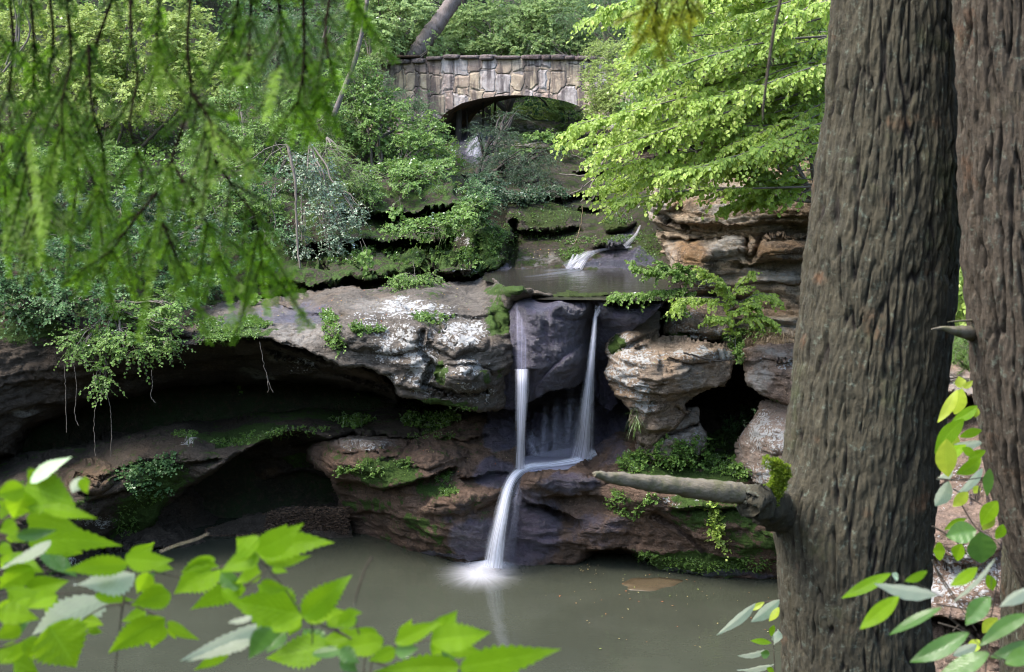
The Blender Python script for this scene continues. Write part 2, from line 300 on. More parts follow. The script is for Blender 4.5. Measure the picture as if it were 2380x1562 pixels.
# --- the big lichen spotted ledge left of the fall
rock('waterfall_ledge_rock', M_left, [(300, 742), (430, 712), (600, 694), (760, 672), (900, 666), (1060, 655), (1130, 646), (1165, 656), (1215, 668), (1300, 684), (1290, 692), (1240, 694), (1196, 700), (1205, 740), (1192, 790), (1196, 830), (1190, 868), (1172, 880), (1180, 945), (1130, 956), (1060, 952), (985, 938), (930, 912), (900, 880), (850, 862), (760, 838), (700, 812), (620, 792), (520, 792), (440, 808), (330, 800)],
     [(300, 745, 29.6), (430, 715, 29.3), (600, 692, 29.0), (760, 672, 29.0), (900, 664, 29.2), (1060, 652, 29.3), (1140, 646, 29.2), (1175, 661, 'z', 5.55), (1235, 682, 'z', 5.42), (1205, 680, 'z', 5.5), (1200, 705, 26.2), (1000, 700, 26.9), (900, 705, 27.0), (800, 715, 27.0), (620, 740, 27.2), (480, 750, 27.4), (430, 800, 26.9), (620, 785, 26.4), (760, 800, 25.9),
      (900, 760, 26.2), (1050, 760, 25.9), (1170, 760, 26.2), (860, 850, 25.7), (1000, 850, 25.3), (1100, 850, 25.4), (1180, 860, 26.0), (950, 920, 25.6), (1080, 945, 25.6), (1170, 940, 26.3)],
     roll=(12, .35), T=6, amp=.13, strata=.05, seed=6,
     feats=[('bump', 880, 760, 130, 60, .35, 8), ('bump', 1080, 875, 62, 42, .55, 10), ('bump', 1070, 790, 70, 34, .3), ('under', [(1000, 852), (1060, 838), (1140, 850)], .22, 14), ('crack', [(1000, 850), (985, 900), (1060, 920), (1130, 910)], 6, .35),
            ('crack', [(950, 720), (1010, 745), (1060, 800)], 5, .14), ('crack', [(985, 770), (975, 820), (1010, 850)], 6, .18), ('crack', [(630, 700), (700, 730), (800, 735)], 6, .2), ('crack', [(1160, 670), (1140, 710), (1170, 770)], 6, .16), ('bump', 1090, 715, 70, 22, .2), ('under', [(880, 888), (960, 902), (1060, 926), (1110, 918)], .2, 14)],
     masks=[('lichen', 960, 720, 110, 34, .85), ('lichen', 930, 800, 75, 60, .75), ('lichen', 985, 860, 60, 70, .9), ('lichen', 1070, 770, 80, 40, .9), ('lichen', 1090, 850, 50, 26, .85), ('lichen', 900, 890, 40, 24, .6), ('lichen', 1080, 915, 100, 30, .45), ('lichen', 860, 740, 60, 30, .5),
            ('moss', 1160, 740, 40, 66, .7), ('moss', 1000, 735, 70, 22, .55), ('moss', 540, 765, 110, 40, .85), ('moss', 1010, 942, 110, 16, .8), ('moss', 1180, 672, 70, 20, .7), ('moss', 960, 680, 140, 16, .3), ('moss', 1020, 870, 24, 44, .6), ('moss', 1140, 870, 40, 30, .35), ('wet', 690, 728, 130, 36, .62), ('wet', 560, 745, 90, 30, .5), ('pale', 700, 770, 90, 30, .35), ('pale', 880, 710, 90, 20, .4), ('tint', 1100, 790, 90, 20, .12)],
     label='big pale ledge with white lichen spots overhanging the cave beside the waterfall', cat='rock ledge')
# --- shelf in the middle left, reaching down to the pool
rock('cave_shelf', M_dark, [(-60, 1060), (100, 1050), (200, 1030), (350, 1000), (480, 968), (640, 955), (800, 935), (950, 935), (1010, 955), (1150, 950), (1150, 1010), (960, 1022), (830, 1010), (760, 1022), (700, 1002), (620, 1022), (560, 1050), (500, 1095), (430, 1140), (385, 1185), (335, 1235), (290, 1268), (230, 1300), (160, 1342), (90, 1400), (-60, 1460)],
     [(-50, 1070, 28.3), (200, 1032, 28.6), (480, 968, 30.6), (800, 938, 31), (950, 938, 30.6), (1140, 955, 29), (1140, 1005, 27.6), (900, 1010, 27.6), (700, 1000, 27.4), (600, 1020, 27.1), (450, 1030, 27.0), (300, 1060, 26.8), (430, 1130, 27.2), (250, 1150, 26.2), (335, 1230, 27.6), (290, 1262, 'z', -.05), (160, 1338, 'z', -.05), (60, 1150, 25.8), (100, 1250, 25.6), (-50, 1400, 25)],
     roll=(14, .7), T=2.6, amp=.12, strata=.06, seed=7,
     feats=[('bump', 210, 1105, 60, 44, .5), ('crack', [(180, 1105), (230, 1118), (280, 1090), (400, 1070)], 4, .2), ('under', [(200, 1160), (300, 1135), (360, 1110)], .3, 20), ('under', [(400, 1080), (520, 1060)], .3, 16)],
     masks=[('moss', .25), ('moss', 560, 1010, 150, 26, .8, -8), ('moss', 700, 960, 220, 22, .6), ('moss', 330, 1190, 60, 110, .85, 40), ('moss', 370, 1110, 90, 50, .7), ('lichen', 456, 1026, 36, 10, 1.1, -8), ('lichen', 250, 1210, 90, 16, .7), ('tint', 220, 1110, 70, 50, .25), ('moss', 1050, 1000, 80, 24, .5), ('lichen', 170, 1310, 40, 16, .9)], **ST)
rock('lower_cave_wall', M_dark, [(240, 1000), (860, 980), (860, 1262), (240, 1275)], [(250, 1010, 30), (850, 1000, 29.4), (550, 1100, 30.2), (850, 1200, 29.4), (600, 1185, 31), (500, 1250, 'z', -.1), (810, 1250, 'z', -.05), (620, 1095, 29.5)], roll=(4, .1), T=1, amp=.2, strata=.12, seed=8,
     feats=[('under', [(520, 1130), (620, 1118), (700, 1092), (790, 1120)], .7, 24)], masks=[('moss', 620, 1160, 90, 22, .55), ('moss', 700, 1070, 90, 20, .6), ('tint', 620, 1110, 50, 14, .25)], **ST)
# --- lobes of the lower step
rock('lower_left_lobe', M_low, [(706, 1050), (722, 1030), (770, 1018), (860, 1012), (930, 1008), (960, 990), (1010, 975), (1080, 962), (1140, 954), (1200, 960), (1215, 1000), (1205, 1085), (1190, 1110), (1178, 1160), (1160, 1220), (1140, 1325), (1060, 1318), (960, 1294), (870, 1264), (806, 1250), (800, 1200), (785, 1145), (742, 1098), (712, 1076)],
     [(710, 1050, 28.2), (860, 1012, 28.2), (960, 990, 28.6), (1080, 960, 28.4), (1200, 965, 28.2), (1200, 1080, 26.9), (1000, 1030, 27.0), (860, 1040, 26.9), (780, 1080, 26.7), (900, 1110, 26.2), (1050, 1100, 26.2), (1150, 1120, 26.4), (800, 1150, 27.8), (900, 1180, 26.9), (1050, 1190, 25.9), (1000, 1240, 26.2), (1110, 1230, 25.9), (812, 1240, 'z', -.05), (870, 1255, 'z', -.05), (960, 1285, 'z', -.05), (1060, 1308, 'z', -.05), (1140, 1315, 'z', -.05)],
     roll=(16, .5), T=2, amp=.11, strata=.09, seed=9,
     feats=[('under', [(790, 1112), (880, 1135), (960, 1118), (1060, 1090)], .55, 34), ('under', [(820, 1190), (910, 1186), (960, 1215), (1010, 1250)], .25, 30), ('bump', 1000, 1055, 90, 30, .3), ('bump', 830, 1030, 90, 24, .25), ('bump', 1080, 1160, 110, 30, .35, -12), ('under', [(1060, 1115), (1130, 1100), (1190, 1095)], .3, 22), ('under', [(1010, 1016), (1090, 1022), (1140, 1010)], .3, 14), ('crack', [(965, 1010), (930, 1060), (880, 1070)], 5, .15)],
     masks=[('moss', .22), ('moss', 890, 1095, 110, 50, .7), ('moss', 1010, 1130, 70, 34, .55), ('moss', 850, 1170, 80, 20, .5), ('moss', 980, 1220, 70, 30, .6, 40), ('moss', 980, 990, 70, 20, .6), ('lichen', 860, 1030, 80, 14, .55), ('pale', 850, 1026, 90, 14, .5), ('wet', 1150, 1100, 60, 40, 1.0), ('wet', 1160, 1010, 50, 50, 1.1), ('wet', 1110, 1250, 90, 60, .95), ('wet', 1060, 1190, 60, 40, .4), ('wet', 960, 1290, 200, 8, .8), ('tint', 1080, 1030, 70, 16, .3)],
     label='red brown mossy rock lobe rising from the pool at the foot of the ledge', cat='rock')
rock('waterfall_wall', M_wet, [(1130, 900), (1210, 860), (1440, 850), (1480, 960), (1500, 1010), (1480, 1110), (1130, 1110)],
     [(1140, 920, 28.0), (1300, 900, 29.2), (1460, 900, 28.6), (1140, 1050, 27.6), (1200, 1060, 27.4), (1250, 1070, 27.6), (1300, 1060, 28.2), (1400, 1060, 27.9), (1470, 1050, 27.8), (1300, 980, 28.9)], roll=(4, .1), T=2, amp=.12, strata=.12, seed=10,
     feats=[('bump', 1255, 1010, 30, 60, .35), ('bump', 1180, 1020, 30, 50, .3), ('under', [(1260, 1035), (1330, 1030)], .3, 16), ('bump', 1440, 1000, 30, 40, .4)], masks=[('wet', 1.0)], **ST)
rock('waterfall_lip_rock', M_wet, [(1182, 694), (1200, 686), (1420, 686), (1560, 690), (1510, 740), (1460, 780), (1422, 815), (1425, 860), (1440, 940), (1420, 960), (1392, 935), (1362, 880), (1338, 900), (1280, 908), (1232, 934), (1205, 952), (1160, 950), (1150, 900), (1165, 875), (1185, 862)],
     [(1190, 690, 'z', 5.2), (1300, 687, 'z', 5.22), (1420, 687, 'z', 5.22), (1550, 691, 'z', 5.22), (1200, 702, 26.0), (1300, 700, 25.95), (1400, 700, 25.95), (1540, 704, 26.0), (1200, 730, 25.9), (1300, 725, 25.75), (1385, 735, 26.2), (1460, 730, 25.9), (1520, 730, 26), (1210, 850, 26.0), (1300, 800, 25.7), (1300, 880, 25.9), (1260, 910, 26.3), (1200, 930, 26.9), (1160, 930, 27), (1378, 760, 26.6), (1380, 860, 27.4), (1430, 800, 26.7), (1425, 930, 27.6), (1340, 850, 25.9)],
     roll=(5, .05), T=3.2, amp=.035, strata=.02, seed=11, warp=2.5,
     feats=[('crack', [(1381, 712), (1372, 780), (1378, 860), (1390, 930)], 13, .55), ('crack', [(1200, 705), (1212, 780), (1212, 860)], 16, .12), ('bump', 1330, 760, 60, 90, .2), ('under', [(1236, 905), (1290, 850), (1350, 800), (1366, 795)], -.12, 60), ('crack', [(1240, 900), (1290, 845), (1345, 800)], 14, .10), ('under', [(1192, 862), (1240, 858)], .7, 60), ('crack', [(1290, 735), (1330, 745), (1370, 740)], 5, .1)],
     masks=[('wet', .95), ('moss', 1350, 682, 90, 9, .7)], label='dark wet rock lip between the two strands of the upper waterfall', cat='rock')
rock('lower_right_lobe', M_low, [(1206, 1112), (1222, 1098), (1262, 1092), (1320, 1094), (1362, 1070), (1390, 1030), (1420, 1008), (1452, 994), (1500, 1000), (1600, 1040), (1720, 1090), (1880, 1100), (1880, 1360), (1700, 1348), (1600, 1345), (1545, 1335), (1500, 1312), (1450, 1294), (1390, 1294), (1340, 1308), (1300, 1326), (1120, 1326), (1130, 1250), (1160, 1180), (1200, 1150)],
     [(1206, 1112, 26.0), (1262, 1093, 26.15), (1320, 1094, 26.2), (1362, 1070, 26.85), (1450, 996, 27.6), (1600, 1040, 27.4), (1870, 1090, 26.2), (1250, 1120, 25.85), (1350, 1105, 26.0), (1450, 1040, 26.5), (1300, 1150, 26.4), (1400, 1150, 26.2), (1500, 1120, 25.7), (1650, 1130, 25.4), (1850, 1180, 24.8), (1180, 1180, 26.6), (1250, 1210, 26.0), (1400, 1230, 25.7), (1550, 1230, 25.5), (1700, 1250, 25.1),
      (1140, 1315, 'z', -.05), (1300, 1318, 'z', -.05), (1420, 1300, 'z', .1), (1600, 1338, 'z', -.05), (1860, 1345, 'z', -.05)],
     roll=(8, .12), T=3, amp=.08, strata=.08, seed=12,
     feats=[('under', [(1215, 1160), (1270, 1172), (1345, 1212)], .6, 26), ('bump', 1290, 1122, 90, 34, .3), ('under', [(1330, 1120), (1420, 1115), (1480, 1130)], .12, 30), ('bump', 1500, 1160, 160, 40, .3, 14), ('under', [(1360, 1282), (1440, 1278), (1520, 1300)], 1.0, 40), ('under', [(1560, 1180), (1700, 1175), (1800, 1190)], .5, 22), ('crack', [(1520, 1200), (1600, 1240), (1640, 1290)], 6, .2), ('under', [(1140, 1262), (1200, 1256), (1300, 1270)], .15, 40)],
     masks=[('wet', 1220, 1230, 110, 110, 1.0), ('wet', 1320, 1120, 90, 30, .75), ('wet', 1420, 1040, 60, 50, .55), ('wet', 1390, 1230, 110, 60, .5), ('wet', 1500, 1330, 420, 10, .8), ('moss', 1600, 1100, 190, 44, .75), ('moss', 1640, 1180, 130, 60, .6), ('moss', 1620, 1310, 180, 34, .85, 4), ('moss', 1480, 1180, 60, 34, .3), ('moss', 1760, 1240, 120, 90, .5), ('lichen', 1580, 1165, 70, 14, .9), ('lichen', 1540, 1040, 60, 14, .6), ('tint', 1470, 1040, 120, 40, .25)],
     label='broad smooth brown rock lobe between the lower fall and the tall trunk', cat='rock')
rock('mossy_sill', M_bed, [(1262, 686), (1290, 680), (1340, 678), (1410, 680), (1440, 685), (1400, 690), (1290, 691)], [(1262, 686, 'z', 5.31), (1350, 680, 'z', 5.36), (1440, 685, 'z', 5.31), (1350, 690, 'z', 5.31)], roll=(3, .05), T=.6, amp=.02, strata=0, warp=3, seed=26, masks=[('moss', .75)], **ST)
# --- right side
rock('right_cave_wall', M_dark, [(1560, 820), (1860, 820), (1860, 1160), (1540, 1110)], [(1580, 840, 29), (1850, 840, 28), (1600, 1040, 27.6), (1850, 1100, 25.8), (1680, 930, 29.2), (1700, 1020, 28)], roll=(4, .1), T=1, amp=.2, seed=13, masks=[('moss', 1700, 1030, 110, 40, .6)], **ST)
rock('cliff_brow', M_oran, [(1500, 445), (1506, 432), (1560, 425), (1640, 380), (1900, 330), (1900, 560), (1560, 560), (1522, 535), (1508, 500), (1515, 480)],
     [(1506, 440, 28.6), (1640, 400, 28.6), (1890, 340, 27.6), (1520, 520, 28.2), (1600, 500, 27.4), (1750, 500, 26.8), (1890, 520, 26.4), (1600, 550, 27.7), (1880, 555, 27.0)], roll=(12, .35), T=4, amp=.14, strata=.14, seed=14,
     feats=[('under', [(1530, 500), (1600, 522), (1680, 528), (1780, 520), (1890, 515)], .25, 18), ('crack', [(1640, 440), (1690, 470), (1760, 478), (1890, 440)], 6, .2), ('crack', [(1505, 486), (1540, 500), (1600, 530)], 5, .25), ('bump', 1545, 465, 44, 30, .3)],
     masks=[('pale', 1530, 480, 40, 40, .8), ('pale', 1740, 470, 160, 16, .9, -8), ('pale', 1700, 445, 130, 22, .5), ('tint', 1600, 470, 60, 36, .55), ('pale', 1700, 510, 110, 10, .6), ('tint', 1820, 490, 60, 12, .3), ('moss', 1600, 428, 60, 14, .5)], **ST)
rock('cliff_dark_bedding', M_dark, [(1420, 290), (1900, 260), (1900, 440), (1500, 440), (1440, 400)], [(1430, 300, 31), (1890, 270, 30), (1500, 430, 30), (1890, 430, 28.8), (1650, 350, 30)], roll=(8, .2), T=3, amp=.12, strata=.16, seed=15, feats=[('under', [(1500, 330), (1700, 345), (1890, 350)], .8, 22)], masks=[('pale', 1600, 410, 90, 14, .4)], **ST)
rock('white_boulder', M_pale, [(1396, 290), (1450, 286), (1500, 288), (1510, 310), (1480, 322), (1430, 318), (1402, 305)], [(1400, 295, 31.5), (1505, 300, 31.5), (1450, 300, 31.0), (1450, 318, 31.2)], roll=(12, .4), T=1.5, amp=.06, seed=16, warp=3, masks=[('pale', .9)], label='small white weathered boulder poking out under the dry grass right of the bridge', cat='boulder')
rock('orange_cliff_rock', M_oran, [(1518, 525), (1560, 535), (1640, 552), (1740, 545), (1900, 545), (1900, 840), (1700, 830), (1640, 760), (1600, 700), (1570, 640), (1540, 605), (1528, 580)],
     [(1520, 530, 28.3), (1640, 548, 27.6), (1890, 550, 26.8), (1540, 600, 28.2), (1600, 590, 27.2), (1660, 575, 27.0), (1800, 590, 26.4), (1600, 690, 27.2), (1700, 640, 26.9), (1850, 650, 26.5), (1700, 740, 26.9), (1850, 740, 26.3), (1800, 830, 26.2)], roll=(9, .25), T=4, amp=.14, strata=.14, seed=17,
     feats=[('bump', 1590, 610, 70, 40, .4), ('bump', 1810, 580, 90, 34, .35), ('crack', [(1738, 545), (1732, 590), (1748, 600), (1775, 545)], 7, .4), ('under', [(1540, 548), (1580, 552), (1640, 555)], .5, 10), ('under', [(1700, 612), (1760, 615), (1890, 608)], .3, 14), ('under', [(1740, 552), (1800, 548), (1890, 552)], .3, 8), ('crack', [(1600, 690), (1700, 690), (1750, 700)], 7, .35), ('under', [(1720, 655), (1890, 650)], .15, 16)],
     masks=[('tint', 1600, 590, 70, 36, .95), ('tint', 1810, 580, 90, 34, .85), ('pale', 1690, 575, 60, 40, .8), ('pale', 1560, 590, 24, 40, .5), ('pale', 1780, 640, 110, 22, .75), ('pale', 1800, 755, 100, 20, .7), ('tint', 1780, 715, 110, 34, .4), ('pale', 1660, 650, 60, 20, .5)], **ST)
rock('perched_rock', M_pale, [(1482, 712), (1492, 690), (1515, 672), (1540, 668), (1580, 662), (1640, 668), (1652, 700), (1640, 740), (1560, 745), (1500, 735)], [(1485, 712, 27.2), (1540, 670, 28), (1640, 670, 27.8), (1560, 710, 26.9), (1520, 730, 26.9), (1640, 730, 26.7)], roll=(8, .25), T=3, amp=.12, strata=.06, seed=18,
     feats=[('crack', [(1545, 672), (1550, 705), (1530, 735)], 5, .3), ('under', [(1500, 715), (1545, 718)], .2, 10)], masks=[('pale', .35), ('moss', 1535, 725, 30, 12, .9), ('lichen', 1500, 700, 30, 30, .5)], label='knobbly pale rock perched at the right edge of the upper pool', cat='rock')
rock('right_upper_boulder', M_pale, [(1534, 780), (1540, 745), (1560, 715), (1590, 690), (1640, 684), (1690, 690), (1698, 740), (1690, 790), (1640, 796), (1560, 790)], [(1540, 775, 26.8), (1560, 720, 27), (1640, 686, 27.4), (1690, 700, 27.2), (1600, 750, 26.0), (1680, 780, 26.2), (1600, 790, 26.2)], roll=(9, .25), T=3, amp=.11, strata=.09, seed=19,
     feats=[('under', [(1560, 768), (1690, 785)], .15, 14)], masks=[('lichen', 1580, 740, 60, 40, .55), ('lichen', 1640, 780, 60, 16, .7), ('tint', 1640, 730, 50, 30, .2), ('moss', 1570, 780, 50, 12, .5)], label='rounded brown boulder with dry grass sitting on top of the lichen boulder', cat='boulder')
rock('pillar_foot_rock', M_pale, [(1470, 1000), (1560, 950), (1620, 945), (1628, 985), (1650, 1010), (1640, 1050), (1600, 1075), (1520, 1075), (1480, 1050)], [(1475, 1010, 26.6), (1620, 955, 26.6), (1540, 1010, 26.0), (1640, 1030, 26.3), (1560, 1070, 26.0)], roll=(8, .25), T=2, amp=.12, strata=.06, seed=20,
     feats=[('crack', [(1500, 1035), (1560, 1010), (1620, 990)], 5, .3)], masks=[('pale', .5), ('lichen', 1600, 1020, 40, 40, .5), ('tint', 1560, 1030, 30, 12, .7), ('moss', 1600, 1065, 60, 16, .6)], label='small grey rock under the foot of the lichen boulder', cat='rock')
rock('lichen_boulder', M_pale, [(1412, 812), (1420, 770), (1455, 757), (1500, 715), (1540, 722), (1536, 780), (1600, 788), (1700, 792), (1722, 820), (1716, 845), (1694, 868), (1690, 898), (1635, 918), (1596, 938), (1612, 955), (1580, 985), (1545, 1020), (1510, 1052), (1482, 1036), (1466, 995), (1455, 957), (1434, 926), (1417, 882)],
     [(1415, 815, 26.2), (1430, 765, 26.9), (1500, 718, 27.1), (1540, 725, 27), (1540, 785, 26.2), (1700, 795, 26.2), (1450, 800, 25.8), (1540, 810, 25.5), (1640, 810, 25.5), (1715, 840, 25.9), (1540, 870, 25.0), (1640, 870, 25.5), (1450, 880, 25.6), (1520, 960, 25.4), (1600, 930, 25.8), (1480, 1000, 26), (1510, 1045, 26)], roll=(9, .28), T=3, amp=.13, strata=.13, seed=21,
     feats=[('bump', 1470, 785, 50, 26, .25), ('crack', [(1425, 822), (1470, 800), (1530, 770)], 6, .22), ('under', [(1540, 838), (1600, 845), (1700, 832)], .14, 18), ('crack', [(1540, 830), (1536, 900), (1500, 1000)], 8, .08), ('under', [(1500, 1000), (1545, 1004), (1600, 985)], .12, 12)],
     masks=[('lichen', 1450, 850, 40, 90, .85), ('lichen', 1490, 930, 40, 60, .85), ('lichen', 1500, 830, 70, 34, .7), ('lichen', 1680, 825, 50, 18, 1.05), ('lichen', 1610, 822, 60, 22, .9), ('lichen', 1440, 775, 30, 20, .7), ('moss', 1436, 800, 20, 26, .8), ('pale', 1600, 870, 40, 30, .55), ('pale', 1540, 740, 40, 30, .4), ('pale', 1630, 930, 60, 20, .25)],
     label='large pale boulder with white lichen overhanging right of the waterfall', cat='boulder')
rock('right_hanging_rock', M_pink, [(1722, 815), (1760, 800), (1900, 790), (1900, 1000), (1840, 950), (1815, 938), (1795, 932), (1776, 912), (1738, 894), (1726, 860)], [(1725, 830, 25.6), (1890, 800, 25.6), (1800, 870, 24.8), (1890, 900, 24.4), (1760, 900, 25.2), (1820, 935, 25)], roll=(9, .25), T=3, amp=.1, strata=.12, seed=22,
     feats=[('under', [(1725, 838), (1800, 836), (1890, 834)], .12, 14)], masks=[('pale', 1760, 880, 40, 50, .7), ('lichen', 1830, 835, 80, 12, .7), ('pale', 1820, 815, 90, 10, .5), ('moss', 1790, 935, 30, 10, .6)], label='reddish banded rock hanging over the small black cave beside the trunk', cat='rock')
rock('pink_slope_rock', M_pink, [(1700, 1075), (1712, 1020), (1745, 975), (1770, 940), (1790, 930), (1900, 940), (1900, 1180), (1800, 1150), (1740, 1110)], [(1705, 1050, 25.7), (1780, 940, 25.6), (1890, 950, 24.6), (1780, 1030, 24.6), (1890, 1100, 24), (1760, 1100, 24.8)], roll=(8, .2), T=2.5, amp=.12, strata=.08, seed=23,
     feats=[('crack', [(1745, 1045), (1800, 1060), (1890, 1040)], 5, .12)], masks=[('lichen', 1790, 1010, 90, 60, .75), ('lichen', 1790, 1100, 70, 40, .8), ('pale', .25)], label='pinkish sloping rock crusted with lichen beside the trunk', cat='rock')
rock('far_right_rock', M_pink, [(2080, 860), (2460, 820), (3000, 780), (3000, 1900), (2080, 1800)], [(2090, 880, 21), (2450, 880, 20), (2950, 850, 17), (2950, 1300, 15.5), (2950, 1850, 14), (2090, 1760, 'z', -.1), (2090, 1000, 21.2), (2090, 1200, 19), (2450, 1200, 18), (2090, 1400, 18.3), (2260, 1460, 17.5), (2100, 1600, 17.8), (2450, 1600, 17)], roll=(8, .2), T=3, amp=.14, strata=.12, seed=24, step=3.5,
     feats=[('under', [(2100, 912), (2400, 920)], 1.5, 50), ('bump', 2230, 1230, 120, 90, .5), ('under', [(2100, 1425), (2200, 1432), (2300, 1450)], 1.2, 40), ('crack', [(2160, 1160), (2220, 1120), (2300, 1130)], 5, .2)],
     masks=[('lichen', 2220, 1330, 130, 110, .9), ('lichen', 2200, 1130, 90, 60, .6), ('pale', 2230, 890, 120, 30, .6)], **ST)
rock('gorge_wall', M_oran, [(1862, 420), (2300, 380), (3100, 250), (3100, 1700), (2500, 1640), (1862, 1345)], [(1870, 450, 27.2), (2300, 450, 26), (3050, 400, 22), (1870, 800, 26.3), (2300, 800, 24.8), (3050, 900, 20), (1870, 1340, 'z', -.1), (2300, 1420, 'z', -.1), (3050, 1650, 'z', -.1)], roll=(8, .2), T=4, amp=.3, strata=.2, seed=27, step=6, warp=14,
     feats=[('under', [(1870, 620), (2300, 650), (3050, 640)], .9, 50), ('under', [(1870, 960), (2400, 1000), (3050, 1060)], 1.2, 70), ('bump', 2500, 850, 300, 120, .6)], masks=[('lichen', .35), ('moss', .2)], **ST)
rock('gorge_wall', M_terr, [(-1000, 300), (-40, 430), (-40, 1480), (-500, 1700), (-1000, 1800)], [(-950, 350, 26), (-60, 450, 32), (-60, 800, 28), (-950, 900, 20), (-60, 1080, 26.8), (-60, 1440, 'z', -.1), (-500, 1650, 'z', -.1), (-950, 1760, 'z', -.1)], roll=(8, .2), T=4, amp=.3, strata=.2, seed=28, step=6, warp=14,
     feats=[('under', [(-950, 820), (-500, 860), (-50, 900)], 1.6, 90), ('under', [(-950, 1180), (-60, 1120)], .8, 60)], masks=[('moss', .4)], **ST)
# --- leaf litter bank in the lower cave
def litter():
    g = Geo(); rs = RS(31); n = 5200
    u = rs.uniform(478, 812, n); v = 1245-rs.uniform(0, 1, n)*(18+50*sstep(470, 700, u)); y = Yz(u, v, 0.02+ (1245-v)/62*.62*sstep(470, 700, u))
    c = P(u, v, y-.04); s = rs.uniform(.02, .055, n)
    a, b = rs.normal(size=(n, 3)), rs.normal(size=(n, 3)); a /= np.linalg.norm(a, axis=1)[:, None]; b = np.cross(a, b); b /= np.linalg.norm(b, axis=1)[:, None]; b[:, 2] *= .3; a[:, 2] *= .4
    vs_ = np.stack([c-a*s[:, None], c+b*s[:, None]*.7, c+a*s[:, None], c-b*s[:, None]*.7], 1).reshape(-1, 3)
    g.add(vs_, np.arange(4*n).reshape(n, 4), np.repeat(rs.uniform(0, 1, n), 4))
    N = NT('dead_leaves'); c = N.mix(N.attr('rnd'), (.035, .022, .016), (.20, .125, .08)); N.done(N.n('BsdfPrincipled', {'Base Color': c, 'Roughness': .8}))
    o = g.out('leaf_litter', N.m, smooth=False); tag(o, kind='stuff', label='brown dead leaves heaped at the back of the lower cave')
litter()
rock('litter_bank', M_dark, [(470, 1252), (480, 1232), (560, 1200), (680, 1180), (800, 1178), (825, 1256)], [(470, 1250, 'z', .0), (812, 1250, 'z', 0), (640, 1250, 'z', 0), (640, 1200, 'z', .36), (800, 1180, 'z', .6), (700, 1180, 'z', .58)], roll=(3, .05), T=.5, amp=.03, strata=0, seed=25, **ST)

# ================================================================== GROUND (one sheet)
def ground_z(x, y):
    x, y = np.asarray(x, float), np.asarray(y, float)
    near = 7.3-7.3*sstep(3.5, 11.5, y-.12*np.abs(x))-1.2*sstep(3, 9, y)+np.clip(-1.5-y, 0, 60)*.45  # rise behind the camera is unseen, shaped to block low sky light
    near = near-.6*sstep(-1, 3, y)
    side = sstep(9, 20, np.abs(x-.5+.0*y))*9+np.clip(np.abs(x)-20, 0, 80)*.45
    zc = np.interp(y, [29, 31, 34, 38, 42, 47, 60, 80, 120], [-1.3, 4.2, 5.6, 6.6, 7.0, 7.5, 9.5, 15, 34])
    xc = np.interp(y, [30, 42, 60], [1.4, 1.5, 1.0]); b = np.where(x < xc, sstep(1.6, 4.6, xc-x)*.7, sstep(1.6, 5, x-xc)*1.8)*sstep(30, 34, y)
    far = zc+b+np.clip(np.abs(x-xc)-4, 0, 60)*.42*sstep(41, 52, y)
    z = np.where(y < 20, np.maximum(near, -1.3), -1.3)
    z = np.where(y > 29, np.maximum(far, z), z)
    z = np.maximum(z, np.where(y < 29, -1.3+side, far+side*.35*sstep(40, 50, y)))
    return z
xs = np.concatenate([np.arange(-90, -16, 3.0), np.arange(-16, 16, .5), np.arange(16, 91, 3.0)]); ys = np.concatenate([np.arange(-60, -4, 3.0), np.arange(-4, 50, .5), np.arange(50, 131, 3.0)])
gy, gx = np.meshgrid(ys, xs, indexing='ij'); gz = ground_z(gx, gy); gq = np.stack([gx, gy, gz], -1); gz = gz+.25*fbm(gq*.5, 4)
m_, n_ = gx.shape; gi = np.arange(m_*n_).reshape(m_, n_)
N = NT('forest_floor'); pos = N.n('NewGeometry').outputs['Position']
c = N.mix(N.step(N.noise(pos, .7, 6, .7), .35, .65), (.028, .022, .013), (.03, .05, .014)); c = N.mix(N.step(N.noise(pos, 9, 5, .7), .45, .7), c, (.07, .05, .03))
N.done(N.n('BsdfPrincipled', {'Base Color': c, 'Roughness': .95, 'Normal': N.n('Bump', {'Strength': 1, 'Distance': .2, 'Height': N.noise(pos, 6, 6, .7)})}))
tag(mesh('ground', np.stack([gx, gy, gz], -1).reshape(-1, 3), np.stack([gi[:-1, :-1], gi[:-1, 1:], gi[1:, 1:], gi[1:, :-1]], -1).reshape(-1, 4), N.m), kind='structure')

